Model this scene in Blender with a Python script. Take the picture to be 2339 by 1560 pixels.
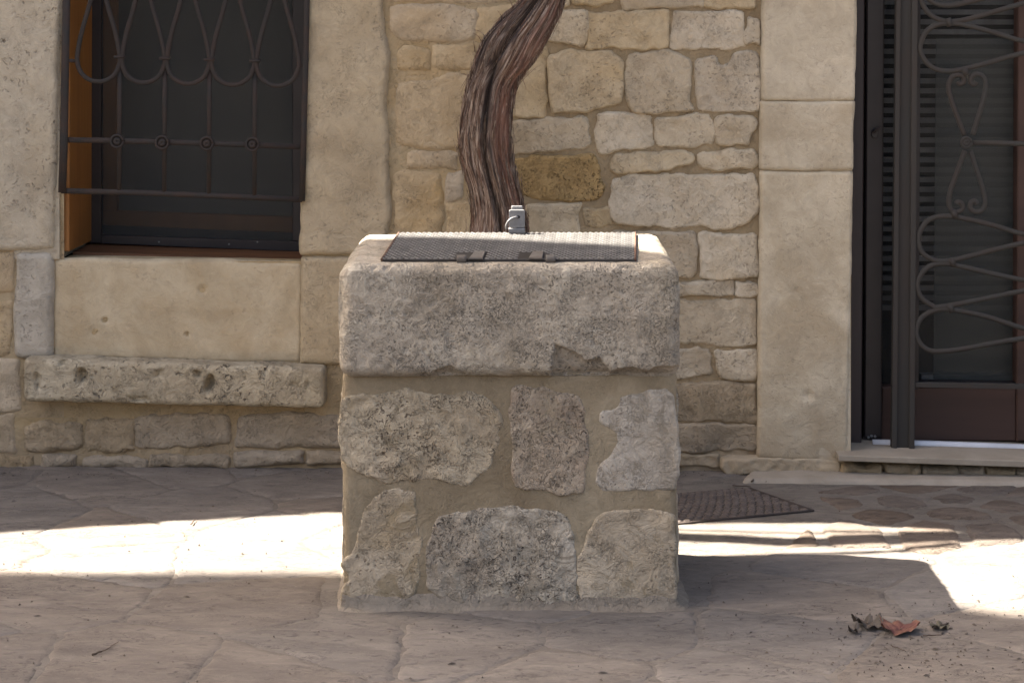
import bpy, math, random
import numpy as np
from mathutils import Vector

random.seed(7)
rng = np.random.default_rng(11)
for o in list(bpy.data.objects):
    bpy.data.objects.remove(o)
scene = bpy.context.scene
COL = scene.collection

# ------------------------------------------------------------ camera
FPX, CX, HC = 4500.0, 1169.5, 1.4           # focal length in photo pixels, centre column, eye height
cam_d = bpy.data.cameras.new('camera')
cam = bpy.data.objects.new('camera', cam_d)
COL.objects.link(cam)
cam.location = (0, 0, HC)
cam.rotation_euler = (math.radians(90), 0, 0)
cam_d.sensor_width = 36
cam_d.lens = 36 * FPX / 2339
cam_d.shift_y = -780 / 2339
cam_d.clip_end = 3000
scene.camera = cam
# ------------------------------------------------------------ light
SUN = Vector((-0.84, 0.22, 1.0)).normalized()
world = bpy.data.worlds.new('World')
scene.world = world
world.use_nodes = True
wn = world.node_tree
wn.nodes.clear()
sky = wn.nodes.new('ShaderNodeTexSky')
sky.sky_type = 'NISHITA'
sky.sun_disc = False
sky.sun_elevation = math.asin(SUN.z)
sky.sun_rotation = math.atan2(SUN.x, SUN.y)
sky.air_density = 1.0
sky.dust_density = 9.0
sky.ozone_density = 0.3
bg = wn.nodes.new('ShaderNodeBackground')
bg.inputs['Strength'].default_value = 0.052
wo = wn.nodes.new('ShaderNodeOutputWorld')
wn.links.new(sky.outputs[0], bg.inputs[0])
wn.links.new(bg.outputs[0], wo.inputs[0])
sd = bpy.data.lights.new('sun', 'SUN')
sd.energy = 5.0
sd.angle = math.radians(0.5)
sd.color = (1.0, 0.93, 0.82)
so = bpy.data.objects.new('sun', sd)
COL.objects.link(so)
so.rotation_euler = SUN.to_track_quat('Z', 'Y').to_euler()
so.location = (-8, 2, 12)
vs = scene.view_settings
vs.view_transform = 'Standard'
vs.look = 'None'
vs.gamma = 1
vs.exposure = 3.22
vs.use_curve_mapping = False

# ------------------------------------------------------------ noise and mesh helpers
def _hash(ix, iy, iz, seed):
    h = (ix.astype(np.uint32) * np.uint32(374761393)) ^ (iy.astype(np.uint32) * np.uint32(668265263)) \
        ^ (iz.astype(np.uint32) * np.uint32(2147483647)) ^ np.uint32((seed * 1274126177) & 0xffffffff)
    h = (h ^ (h >> np.uint32(13))) * np.uint32(1274126177)
    h = (h ^ (h >> np.uint32(15))) * np.uint32(2246822519)
    h = h ^ (h >> np.uint32(16))
    return h.astype(np.float64) / 4294967295.0

def vnoise(P, freq, seed=0):
    """value noise in -1..1; freq scalar or 3 values"""
    P = np.asarray(P, float) * np.asarray(freq, float)
    i = np.floor(P).astype(np.int64)
    f = P - i
    f = f * f * f * (f * (f * 6 - 15) + 10)
    r = 0
    for dx in (0, 1):
        wx = f[:, 0] if dx else 1 - f[:, 0]
        for dy in (0, 1):
            wy = f[:, 1] if dy else 1 - f[:, 1]
            for dz in (0, 1):
                wz = f[:, 2] if dz else 1 - f[:, 2]
                r = r + wx * wy * wz * _hash(i[:, 0] + dx, i[:, 1] + dy, i[:, 2] + dz, seed)
    return r * 2 - 1

def fbm(P, freq, octs=3, seed=0):
    r, a, t = 0, 1.0, 0
    fr = np.asarray(freq, float)
    for k in range(octs):
        r = r + a * vnoise(P, fr, seed + k * 17)
        t += a
        a *= 0.5
        fr = fr * 2.03
    return r / t

WORLD = {}
def thing(name, loc, label=None, cat=None, group=None, kind=None):
    o = bpy.data.objects.new(name, None)
    COL.objects.link(o)
    o.location = loc
    o.empty_display_size = 0.1
    WORLD[o.name] = np.array(loc, float)
    tag(o, label, cat, group, kind)
    return o

def tag(o, label=None, cat=None, group=None, kind=None):
    if label: o['label'] = label
    if cat: o['category'] = cat
    if group: o['group'] = group
    if kind: o['kind'] = kind
    return o

def add(name, V, F, m, parent=None, smooth=True, uv=None, origin=None):
    V = np.asarray(V, float)
    c = V.mean(axis=0) if origin is None else np.array(origin, float)
    me = bpy.data.meshes.new(name)
    if isinstance(F, np.ndarray):
        n, k = F.shape
        me.vertices.add(len(V))
        me.vertices.foreach_set('co', (V - c).ravel())
        me.loops.add(n * k)
        me.loops.foreach_set('vertex_index', F.ravel().astype(np.int32))
        me.polygons.add(n)
        me.polygons.foreach_set('loop_start', (np.arange(n) * k).astype(np.int32))
        me.update(calc_edges=True)
    else:
        me.from_pydata((V - c).tolist(), [], F)
        me.update()
    me.validate()
    if smooth:
        me.polygons.foreach_set('use_smooth', [True] * len(me.polygons))
    if uv is not None:
        l = me.uv_layers.new(name='uv')
        vi = np.empty(len(me.loops), np.int32)
        me.loops.foreach_get('vertex_index', vi)
        l.data.foreach_set('uv', np.asarray(uv)[vi].ravel())
    me.materials.append(m)
    o = bpy.data.objects.new(name, me)
    COL.objects.link(o)
    WORLD[o.name] = c
    if parent is not None:
        o.parent = parent
        o.location = Vector(c - WORLD[parent.name])
    else:
        o.location = Vector(c)
    return o

# ------------------------------------------------------------ materials
def nodes_of(name):
    m = bpy.data.materials.new(name)
    m.use_nodes = True
    nt = m.node_tree
    nt.nodes.clear()
    out = nt.nodes.new('ShaderNodeOutputMaterial')
    b = nt.nodes.new('ShaderNodeBsdfPrincipled')
    nt.links.new(b.outputs[0], out.inputs[0])
    return m, nt, b

def N(nt, typ, **kw):
    n = nt.nodes.new(typ)
    for k, v in kw.items():
        if k in n.inputs.keys() if hasattr(n.inputs, 'keys') else False:
            n.inputs[k].default_value = v
        else:
            setattr(n, k, v)
    return n

def ramp(nt, fac, stops):
    r = nt.nodes.new('ShaderNodeValToRGB')
    e = r.color_ramp.elements
    e[0].position, e[0].color = stops[0][0], (*stops[0][1], 1)
    e[1].position, e[1].color = stops[-1][0], (*stops[-1][1], 1)
    for p, c in stops[1:-1]:
        x = e.new(p)
        x.color = (*c, 1)
    nt.links.new(fac, r.inputs[0])
    return r.outputs[0]

def mixc(nt, fac, a, b, mode='MIX'):
    n = nt.nodes.new('ShaderNodeMix')
    n.data_type = 'RGBA'
    n.blend_type = mode
    for s, v in ((n.inputs[0], fac), (n.inputs[6], a), (n.inputs[7], b)):
        if isinstance(v, (int, float)): s.default_value = v
        elif isinstance(v, tuple): s.default_value = (*v, 1)
        else: nt.links.new(v, s)
    return n.outputs[2]

def mth(nt, op, a, b=0.0, c=None):
    n = nt.nodes.new('ShaderNodeMath')
    n.operation = op
    for i, v in enumerate((a, b, c)):
        if v is None: continue
        if isinstance(v, (int, float)): n.inputs[i].default_value = v
        else: nt.links.new(v, n.inputs[i])
    return n.outputs[0]

def noise(nt, vec, scale, detail=4, rough=0.55, dist=0.0):
    n = nt.nodes.new('ShaderNodeTexNoise')
    n.inputs['Scale'].default_value = scale
    n.inputs['Detail'].default_value = detail
    n.inputs['Roughness'].default_value = rough
    n.inputs['Distortion'].default_value = dist
    nt.links.new(vec, n.inputs['Vector'])
    return n.outputs[0]

def coords(nt, stretch=(1, 1, 1), per_object=True):
    tc = nt.nodes.new('ShaderNodeTexCoord')
    mp = nt.nodes.new('ShaderNodeMapping')
    mp.inputs['Scale'].default_value = stretch
    nt.links.new(tc.outputs['Object'], mp.inputs[0])
    oi = nt.nodes.new('ShaderNodeObjectInfo')
    if per_object:
        ad = nt.nodes.new('ShaderNodeVectorMath')
        ad.operation = 'ADD'
        nt.links.new(mp.outputs[0], ad.inputs[0])
        sc = mth(nt, 'MULTIPLY', oi.outputs['Random'], 37.0)
        nt.links.new(sc, ad.inputs[1])
        return ad.outputs[0], oi.outputs['Random']
    return mp.outputs[0], oi.outputs['Random']

def bump(nt, b, h, strength=0.5, dist=0.01):
    bp = nt.nodes.new('ShaderNodeBump')
    bp.inputs['Strength'].default_value = strength
    bp.inputs['Distance'].default_value = dist
    nt.links.new(h, bp.inputs['Height'])
    nt.links.new(bp.outputs[0], b.inputs['Normal'])

ALB = {'paving': (1.0, 1.02, .985), 'paving_joint': (.86, .875, .845), 'paving_dark': (1.14, 1.14, 1.10), 'marble': (.98, .98, .96),
       'wall_stone': (.97, 1.0, 1.04), 'smear_stone': (1.05, 1.05, 1.03), 'pier_stone': (1.07, 1.06, .98), 'jamb_stone': (1.03, 1.06, 1.06), 'holey_stone': (1.10, 1.10, 1.06),
       'panel_stone': (1.02, 1.03, 1.03), 'smear_mortar': (1.0, .98, .93), 'wall_mortar': (1.12, 1.12, 1.10), 'low_stone': (1.28, 1.27, 1.20),
       'well_cap': (1.25, 1.25, 1.16), 'well_stone': (1.30, 1.26, 1.15), 'well_stone_red': (1.40, 1.45, 1.40), 'well_stone_smooth': (1.16, 1.12, 1.06),
       'skirt': (1.0, 1.0, .98), 'well_mortar': (1.04, .99, .88), 'ledge_stone': (1.22, 1.20, 1.12), 'yellow_stone': (1.12, 1.07, 1.10)}
def stone_mat(name, light, mid, dark, stain=(0.30, 0.20, 0.10), stain_amt=0.35, pit=0.5, pit_scale=90,
              bmp=0.5, bscale=60, vary=0.12, stretch=(1, 1, 1), pit_col=(0.10, 0.08, 0.065), grain=0.5, hole=0.0, crease=0.35, foot=None, smear=None):
    k = ALB.get(name, (.80, .79, .78))
    light, mid, dark, stain = (tuple(a * b for a, b in zip(x, k)) for x in (light, mid, dark, stain))
    m, nt, b = nodes_of(name)
    v, rnd = coords(nt, stretch)
    big = noise(nt, v, 5.5, 5, 0.6, 0.6)
    fine = noise(nt, v, bscale * 2.2, 5, 0.7, 0.8)
    med = noise(nt, v, bscale * 0.45, 6, 0.65, 1.4)
    base = ramp(nt, big, [(0.3, dark), (0.5, mid), (0.7, light)])
    st = noise(nt, v, 3.1, 6, 0.62, 1.0)
    stf = ramp(nt, st, [(0.52, (0, 0, 0)), (0.72, (stain_amt,) * 3)])
    c = mixc(nt, stf, base, stain)
    # medium mottling
    c = mixc(nt, ramp(nt, med, [(0.38, (0.55 * grain,) * 3), (0.6, (0, 0, 0))]), c, tuple(x * 0.62 for x in mid))
    c = mixc(nt, ramp(nt, fine, [(0.55, (0, 0, 0)), (0.75, (0.5 * grain,) * 3)]), c, tuple(min(1, x * 1.3) for x in light))
    # pits
    pm = noise(nt, v, 7, 3, 0.6)
    vo = nt.nodes.new('ShaderNodeTexVoronoi')
    vo.feature = 'F1'
    vo.inputs['Scale'].default_value = pit_scale
    vo.inputs['Randomness'].default_value = 1.0
    wv = nt.nodes.new('ShaderNodeVectorMath'); wv.operation = 'ADD'
    nn = nt.nodes.new('ShaderNodeTexNoise'); nn.inputs['Scale'].default_value = pit_scale * 1.1; nn.inputs['Detail'].default_value = 3
    nt.links.new(v, nn.inputs['Vector'])
    sc = nt.nodes.new('ShaderNodeVectorMath'); sc.operation = 'SCALE'; sc.inputs[3].default_value = 2.6 / pit_scale
    nt.links.new(nn.outputs[1], sc.inputs[0])
    nt.links.new(v, wv.inputs[0]); nt.links.new(sc.outputs[0], wv.inputs[1])
    nt.links.new(wv.outputs[0], vo.inputs['Vector'])
    pitr = ramp(nt, vo.outputs['Distance'], [(0.12, (1, 1, 1)), (0.34, (0, 0, 0))])
    pmask = ramp(nt, pm, [(0.40, (0, 0, 0)), (0.62, (1, 1, 1))])
    pits = mth(nt, 'MULTIPLY', pitr, pmask)
    c = mixc(nt, mth(nt, 'MULTIPLY', pits, pit), c, pit_col)
    hgt = mth(nt, 'ADD', mth(nt, 'MULTIPLY', med, 0.9), mth(nt, 'MULTIPLY', fine, 0.35))
    # short chisel-like creases
    cr = noise(nt, v, bscale * 0.9, 2, 0.5, 2.5)
    crm = ramp(nt, mth(nt, 'ABSOLUTE', mth(nt, 'SUBTRACT', cr, 0.5)), [(0.006, (1, 1, 1)), (0.03, (0, 0, 0))])
    crg = ramp(nt, noise(nt, v, bscale * 0.28, 3, 0.6), [(0.46, (0, 0, 0)), (0.62, (1, 1, 1))])
    crf = mth(nt, 'MULTIPLY', mth(nt, 'MULTIPLY', crm, crg), crease)
    c = mixc(nt, crf, c, tuple(x * 0.45 for x in mid))
    hgt = mth(nt, 'SUBTRACT', hgt, mth(nt, 'MULTIPLY', crf, 0.7))
    if foot is not None:
        ge = nt.nodes.new('ShaderNodeNewGeometry')
        sx = nt.nodes.new('ShaderNodeSeparateXYZ')
        nt.links.new(ge.outputs['Position'], sx.inputs[0])
        hz = mth(nt, 'ADD', sx.outputs[2], mth(nt, 'MULTIPLY', mth(nt, 'SUBTRACT', noise(nt, ge.outputs['Position'], 7, 5, 0.6), 0.5), 0.35))
        fm = ramp(nt, hz, [(0.00, (0.75,) * 3), (0.22, (0, 0, 0))])
        c = mixc(nt, fm, c, foot)
    hgt = mth(nt, 'SUBTRACT', hgt, mth(nt, 'MULTIPLY', pits, 0.8 * pit))
    if hole > 0:
        v2 = nt.nodes.new('ShaderNodeTexVoronoi')
        v2.inputs['Scale'].default_value = 17
        nt.links.new(wv.outputs[0], v2.inputs['Vector'])
        hr = ramp(nt, v2.outputs['Distance'], [(0.06, (1, 1, 1)), (0.13, (0, 0, 0))])
        hm = mth(nt, 'MULTIPLY', hr, ramp(nt, noise(nt, v, 4, 2), [(0.5, (0, 0, 0)), (0.56, (1, 1, 1))]))
        c = mixc(nt, mth(nt, 'MULTIPLY', hm, hole), c, (0.07, 0.05, 0.035))
        hgt = mth(nt, 'SUBTRACT', hgt, mth(nt, 'MULTIPLY', hm, 2.0))
    if smear is not None:
        sm = noise(nt, v, 13, 6, 0.65, 1.2)
        smf = ramp(nt, sm, [(0.54, (0, 0, 0)), (0.64, (0.8,) * 3)])
        c = mixc(nt, smf, c, smear)
        hgt = mixc(nt, mth(nt, 'MULTIPLY', smf, 0.7), hgt, (0.35, 0.35, 0.35))
    # per-stone value shift
    hs = nt.nodes.new('ShaderNodeHueSaturation')
    nt.links.new(c, hs.inputs['Color'])
    nt.links.new(mth(nt, 'MULTIPLY_ADD', rnd, 2 * vary, 1 - vary), hs.inputs['Value'])
    r2 = mth(nt, 'FRACT', mth(nt, 'MULTIPLY', rnd, 7.31))
    nt.links.new(mth(nt, 'MULTIPLY_ADD', r2, 0.4, 0.8), hs.inputs['Saturation'])
    nt.links.new(hs.outputs[0], b.inputs['Base Color'])
    b.inputs['Roughness'].default_value = 0.92
    b.inputs['Specular IOR Level'].default_value = 0.2
    bump(nt, b, hgt, bmp, 0.012)
    return m

def plain_mat(name, col, rough=0.6, metal=0.0, var=0.25, scale=30, bmp=0.15, alpha=1.0, stretch=(1, 1, 1), col2=None, spec=0.4):
    m, nt, b = nodes_of(name)
    v, rnd = coords(nt, stretch)
    n = noise(nt, v, scale, 5, 0.6, 0.5)
    c2 = col2 if col2 else tuple(x * (1 - var * 1.4) for x in col)
    c = ramp(nt, n, [(0.35, c2), (0.62, col)])
    nt.links.new(c, b.inputs['Base Color'])
    b.inputs['Roughness'].default_value = rough
    b.inputs['Metallic'].default_value = metal
    b.inputs['Specular IOR Level'].default_value = spec
    b.inputs['Alpha'].default_value = alpha
    bump(nt, b, noise(nt, v, scale * 2.5, 4, 0.6), bmp, 0.003)
    return m

M = {}
FOOT = (0.31, 0.245, 0.172)
M['wall_stone'] = stone_mat('wall_stone', (0.56, 0.455, 0.32), (0.485, 0.385, 0.26), (0.39, 0.295, 0.185),
                            stain=(0.47, 0.33, 0.17), stain_amt=0.45, pit=0.45, pit_scale=75, bmp=0.8, grain=0.6, vary=0.08, foot=FOOT)
M['smear_stone'] = stone_mat('smear_stone', (0.47, 0.375, 0.26), (0.42, 0.33, 0.225), (0.345, 0.26, 0.165),
                             stain=(0.42, 0.29, 0.15), stain_amt=0.5, pit=0.35, pit_scale=70, bmp=0.8, grain=0.55, vary=0.05, foot=FOOT)
M['yellow_stone'] = stone_mat('yellow_stone', (0.44, 0.32, 0.145), (0.35, 0.245, 0.10), (0.22, 0.145, 0.055),
                              stain=(0.40, 0.26, 0.07), pit=0.8, pit_scale=85, bmp=1.0, grain=1.0, pit_col=(0.10, 0.065, 0.03), crease=0.8)
M['jamb_stone'] = stone_mat('jamb_stone', (0.50, 0.41, 0.30), (0.43, 0.35, 0.25), (0.34, 0.267, 0.182),
                            stain=(0.31, 0.23, 0.14), stain_amt=0.6, pit=0.25, pit_scale=60, bmp=0.45, bscale=45, grain=0.5, vary=0.04, crease=.25, foot=(0.30, 0.23, 0.15))
M['pier_stone'] = stone_mat('pier_stone', (0.415, 0.335, 0.235), (0.37, 0.295, 0.205), (0.31, 0.24, 0.16),
                            stain=(0.34, 0.255, 0.155), stain_amt=0.45, pit=0.35, pit_scale=60, bmp=0.65, bscale=42, grain=0.5, vary=0.04, crease=.4)
M['holey_stone'] = stone_mat('holey_stone', (0.42, 0.365, 0.295), (0.37, 0.32, 0.255), (0.31, 0.26, 0.20),
                             stain=(0.36, 0.28, 0.18), stain_amt=0.35, pit=0.55, pit_scale=45, bmp=0.7, grain=0.5, hole=0.8, vary=0.05)
M['panel_stone'] = stone_mat('panel_stone', (0.47, 0.385, 0.265), (0.415, 0.33, 0.215), (0.33, 0.25, 0.15),
                             stain=(0.34, 0.235, 0.12), stain_amt=0.55, pit=0.2, pit_scale=40, bmp=0.4, bscale=40, grain=0.4, vary=0.03, crease=.2)
M['ledge_stone'] = stone_mat('ledge_stone', (0.44, 0.38, 0.29), (0.365, 0.305, 0.22), (0.26, 0.205, 0.14),
                             stain=(0.30, 0.23, 0.15), pit=0.8, pit_scale=52, bmp=1.0, grain=0.9, hole=0.7, vary=0.04, crease=.6)
M['well_cap'] = stone_mat('well_cap', (0.38, 0.34, 0.30), (0.31, 0.27, 0.235), (0.22, 0.188, 0.158),
                          stain=(0.30, 0.235, 0.15), stain_amt=0.4, pit=0.6, pit_scale=120, bmp=1.0, bscale=70, grain=1.0, vary=0.02,
                          pit_col=(0.075, 0.065, 0.055), crease=.7)
M['well_stone'] = stone_mat('well_stone', (0.41, 0.36, 0.30), (0.33, 0.285, 0.23), (0.22, 0.18, 0.14),
                            stain=(0.25, 0.175, 0.12), stain_amt=0.4, pit=0.8, pit_scale=85, bmp=1.1, grain=1.0, vary=0.05,
                            pit_col=(0.085, 0.06, 0.048), crease=.8, smear=(0.235, 0.19, 0.13))
M['well_stone_smooth'] = stone_mat('well_stone_smooth', (0.44, 0.39, 0.325), (0.37, 0.325, 0.265), (0.28, 0.235, 0.18),
                                   stain=(0.36, 0.265, 0.14), stain_amt=0.35, pit=0.5, pit_scale=65, bmp=0.9, grain=0.7, vary=0.04, crease=.5, smear=(0.235, 0.19, 0.13))
M['well_stone_red'] = stone_mat('well_stone_red', (0.36, 0.295, 0.23), (0.285, 0.22, 0.165), (0.20, 0.145, 0.105),
                                stain=(0.21, 0.11, 0.07), stain_amt=0.6, pit=0.7, pit_scale=85, bmp=1.0, grain=0.9, vary=0.04, crease=.7, smear=(0.235, 0.19, 0.13))
M['well_mortar'] = stone_mat('well_mortar', (0.285, 0.242, 0.18), (0.235, 0.192, 0.135), (0.175, 0.137, 0.092),
                             stain=(0.16, 0.125, 0.082), stain_amt=0.65, pit=0.3, pit_scale=55, bmp=0.5, bscale=50, grain=0.6, vary=0.02, crease=.35)
M['skirt'] = stone_mat('skirt', (0.255, 0.212, 0.165), (0.215, 0.178, 0.140), (0.17, 0.138, 0.108),
                       stain=(0.16, 0.13, 0.105), stain_amt=0.6, pit=0.4, pit_scale=45, bmp=0.7, bscale=45, grain=0.7, vary=0.0, crease=.5)
M['wall_mortar'] = stone_mat('wall_mortar', (0.32, 0.245, 0.155), (0.265, 0.20, 0.123), (0.205, 0.148, 0.09),
                             stain=(0.19, 0.13, 0.075), stain_amt=0.4, pit=0.25, pit_scale=60, bmp=0.7, bscale=60, grain=0.5, vary=0.0, foot=FOOT)
M['smear_mortar'] = stone_mat('smear_mortar', (0.415, 0.335, 0.23), (0.365, 0.29, 0.19), (0.295, 0.222, 0.14),
                              stain=(0.38, 0.26, 0.13), stain_amt=0.5, pit=0.3, pit_scale=50, bmp=0.8, bscale=45, grain=0.5, vary=0.0, foot=FOOT)
M['low_stone'] = stone_mat('low_stone', (0.37, 0.29, 0.20), (0.31, 0.24, 0.16), (0.22, 0.165, 0.105),
                           stain=(0.21, 0.145, 0.085), stain_amt=0.6, pit=0.5, pit_scale=60, bmp=0.9, grain=0.7, vary=0.06, crease=.5, foot=FOOT)
PAV = dict(pit=0.6, pit_scale=42, bscale=40, grain=0.8, stretch=(0.5, 1.2, 1), crease=.8)
M['paving'] = stone_mat('paving', (0.190, 0.160, 0.142), (0.158, 0.132, 0.117), (0.120, 0.100, 0.090),
                        stain=(0.115, 0.098, 0.092), stain_amt=0.6, bmp=0.55, vary=0.04, pit_col=(0.05, 0.043, 0.04), **PAV)
M['paving_dark'] = stone_mat('paving_dark', (0.135, 0.107, 0.09), (0.108, 0.085, 0.071), (0.082, 0.064, 0.053),
                             stain=(0.08, 0.064, 0.056), stain_amt=0.5, bmp=0.75, vary=0.1, pit_col=(0.04, 0.034, 0.03), **PAV)
M['paving_joint'] = stone_mat('paving_joint', (0.205, 0.172, 0.15), (0.175, 0.146, 0.127), (0.138, 0.113, 0.097),
                              stain=(0.13, 0.107, 0.092), stain_amt=0.5, bmp=0.55, vary=0.0, pit_col=(0.06, 0.05, 0.045), **PAV)
M['marble'] = stone_mat('marble', (0.33, 0.275, 0.215), (0.29, 0.24, 0.185), (0.235, 0.19, 0.14),
                        stain=(0.22, 0.17, 0.12), stain_amt=0.4, pit=0.05, bmp=0.15, bscale=40, grain=0.25, vary=0.0, crease=.1)
M['iron'] = plain_mat('iron', (0.019, 0.016, 0.0145), 0.8, 0.0, col2=(0.030, 0.018, 0.014), scale=25, bmp=0.5)
M['gate_iron'] = plain_mat('gate_iron', (0.031, 0.028, 0.0245), 0.8, 0.0, col2=(0.034, 0.026, 0.021), scale=14, bmp=0.4, stretch=(1, 1, 0.25))
M['dark_alu'] = plain_mat('dark_alu', (0.018, 0.013, 0.014), 0.45, 0.0, scale=12, bmp=0.1)
M['dark_door'] = plain_mat('dark_door', (0.026, 0.017, 0.018), 0.5, 0.0, scale=12, bmp=0.15, stretch=(1, 1, 0.15))
M['orange_wood'] = plain_mat('orange_wood', (0.27, 0.112, 0.026), 0.6, 0, col2=(0.20, 0.08, 0.019), scale=16, bmp=0.2, stretch=(1, 1, 0.08))
M['sill_wood'] = plain_mat('sill_wood', (0.15, 0.065, 0.025), 0.6, 0, col2=(0.10, 0.042, 0.018), scale=16, bmp=0.2, stretch=(0.08, 1, 1))
M['red_wood'] = plain_mat('red_wood', (0.056, 0.028, 0.020), 0.65, 0, col2=(0.042, 0.021, 0.015), scale=14, bmp=0.2, stretch=(0.1, 1, 1))
M['slat'] = plain_mat('slat', (0.088, 0.087, 0.086), 0.6, 0, scale=10, bmp=0.05)
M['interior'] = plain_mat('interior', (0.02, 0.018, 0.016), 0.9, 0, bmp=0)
M['grey_board'] = plain_mat('grey_board', (0.13, 0.125, 0.12), 0.6, 0, scale=10)
M['white_pvc'] = plain_mat('white_pvc', (0.55, 0.55, 0.58), 0.45, 0, var=0.12, scale=8, bmp=0.05)
M['steel'] = plain_mat('steel', (0.20, 0.195, 0.195), 0.5, 0.3, var=0.15, scale=60, bmp=0.2)
M['plate'] = plain_mat('plate', (0.050, 0.047, 0.045), 0.75, 0.0, col2=(0.036, 0.032, 0.029), scale=9, bmp=0.3, spec=0.0)
M['lug'] = plain_mat('lug', (0.13, 0.125, 0.12), 0.6, 0.0, scale=20, bmp=0.2, spec=0.08)
M['rust'] = plain_mat('rust', (0.12, 0.055, 0.03), 0.85, 0.1, col2=(0.05, 0.032, 0.026), scale=40, bmp=0.5)
M['hinge_metal'] = plain_mat('hinge_metal', (0.10, 0.092, 0.083), 0.7, 0.0, col2=(0.075, 0.062, 0.052), scale=40, bmp=0.4, spec=.2)
M['cast_iron'] = plain_mat('cast_iron', (0.052, 0.038, 0.031), 0.85, 0.0, col2=(0.034, 0.025, 0.021), scale=20, bmp=0.5)
M['cast_lug'] = plain_mat('cast_lug', (0.115, 0.090, 0.076), 0.85, 0.0, col2=(0.08, 0.061, 0.051), scale=20, bmp=0.5)
M['leaf_red'] = plain_mat('leaf_red', (0.15, 0.072, 0.044), 0.75, 0, col2=(0.085, 0.025, 0.022), scale=38, bmp=0.4)
M['leaf_dark'] = plain_mat('leaf_dark', (0.085, 0.065, 0.048), 0.7, 0, col2=(0.035, 0.028, 0.024), scale=30, bmp=0.5)
M['leaf_green'] = plain_mat('leaf_green', (0.085, 0.073, 0.048), 0.8, 0, col2=(0.045, 0.038, 0.028), scale=30, bmp=0.5)
M['debris'] = plain_mat('debris', (0.05, 0.04, 0.034), 0.8, 0, col2=(0.10, 0.075, 0.05), scale=3, bmp=0.1)
M['twig'] = plain_mat('twig', (0.075, 0.05, 0.035), 0.8, 0, scale=40, bmp=0.3)
M['roof_tile'] = plain_mat('roof_tile', (0.32, 0.17, 0.10), 0.85, 0, col2=(0.22, 0.12, 0.075), scale=8, bmp=0.4)
M['plaster'] = plain_mat('plaster', (0.46, 0.40, 0.31), 0.9, 0, col2=(0.38, 0.32, 0.25), scale=3, bmp=0.3)

def glass_mat(name, col, alpha, rough=0.12):
    m, nt, b = nodes_of(name)
    b.inputs['Base Color'].default_value = (*col, 1)
    b.inputs['Roughness'].default_value = rough
    b.inputs['Alpha'].default_value = alpha
    b.inputs['Specular IOR Level'].default_value = 0.5
    v, r = coords(nt, (1, 1, 1))
    bump(nt, b, noise(nt, v, 3, 2), 0.05, 0.01)
    return m
M['pane'] = glass_mat('pane', (0.085, 0.092, 0.085), 0.92, 0.4)
M['screen'] = glass_mat('screen', (0.044, 0.043, 0.040), 0.40, 0.9)
M['haze_glass'] = glass_mat('haze_glass', (0.045, 0.044, 0.040), 0.14, 0.35)
M['curtain'] = glass_mat('curtain', (0.052, 0.057, 0.051), 0.38, 0.6)

def bark_mat():
    m, nt, b = nodes_of('bark')
    tc = nt.nodes.new('ShaderNodeTexCoord')
    mp = nt.nodes.new('ShaderNodeMapping')
    mp.inputs['Scale'].default_value = (1.0, 0.16, 1)
    nt.links.new(tc.outputs['UV'], mp.inputs[0])
    fine = noise(nt, mp.outputs[0], 60, 6, 0.7, 0.8)
    mid = noise(nt, mp.outputs[0], 17, 5, 0.6, 0.5)
    big = noise(nt, mp.outputs[0], 5, 3, 0.5, 0.3)
    c = ramp(nt, fine, [(0.36, (0.06, 0.038, 0.029)), (0.48, (0.23, 0.145, 0.10)), (0.60, (0.52, 0.41, 0.33))])
    red = mixc(nt, ramp(nt, big, [(0.5, (0, 0, 0)), (0.64, (0.6,) * 3)]), c, (0.23, 0.10, 0.068))
    c = mixc(nt, ramp(nt, mid, [(0.34, (0.8,) * 3), (0.47, (0, 0, 0))]), red, (0.06, 0.047, 0.045))
    ab = nt.nodes.new('ShaderNodeAttribute'); ab.attribute_name = 'black'
    ar = nt.nodes.new('ShaderNodeAttribute'); ar.attribute_name = 'red'
    c = mixc(nt, mth(nt, 'MULTIPLY', ar.outputs['Fac'], 0.6), c, (0.24, 0.115, 0.08))
    c = mixc(nt, mth(nt, 'MULTIPLY', ab.outputs['Fac'], 0.85), c, (0.045, 0.036, 0.036))
    nt.links.new(c, b.inputs['Base Color'])
    b.inputs['Roughness'].default_value = 0.85
    b.inputs['Specular IOR Level'].default_value = 0.2
    h = mth(nt, 'ADD', mth(nt, 'MULTIPLY', fine, 0.6), mid)
    bump(nt, b, h, 1.0, 0.022)
    return m
M['bark'] = bark_mat()

# ------------------------------------------------------------ frames of reference
class Frame:
    """a plane: origin O, axes U (across), V (up), W (out towards the viewer)"""
    def __init__(s, O, U, V):
        s.O, s.U, s.V = (np.array(a, float) for a in (O, U, V))
        s.U /= np.linalg.norm(s.U); s.V /= np.linalg.norm(s.V)
        s.W = np.cross(s.U, s.V)
    def world(s, uv, w):
        uv = np.asarray(uv, float)
        w = np.broadcast_to(np.asarray(w, float), (len(uv),))
        return s.O + uv[:, :1] * s.U + uv[:, 1:2] * s.V + w[:, None] * s.W
    def px(s, pts, off=0.0):
        """photo pixels -> (u, v) on the plane lifted by off"""
        out = []
        C = np.array((0, 0, HC))
        for x, y in pts:
            d = np.array(((x - CX) / FPX, 1.0, -y / FPX))
            O = s.O + s.W * off
            t = np.dot(O - C, s.W) / np.dot(d, s.W)
            p = C + d * t - O
            out.append((np.dot(p, s.U), np.dot(p, s.V)))
        return np.array(out)

WALL_Y = 5.862
WALL = Frame((0, WALL_Y, 0), (1, -0.0358, 0), (0, 0, 1))
WELLF = Frame((0, 4.528, 0), (1, 0, 0), (0, 0, 1))

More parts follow.
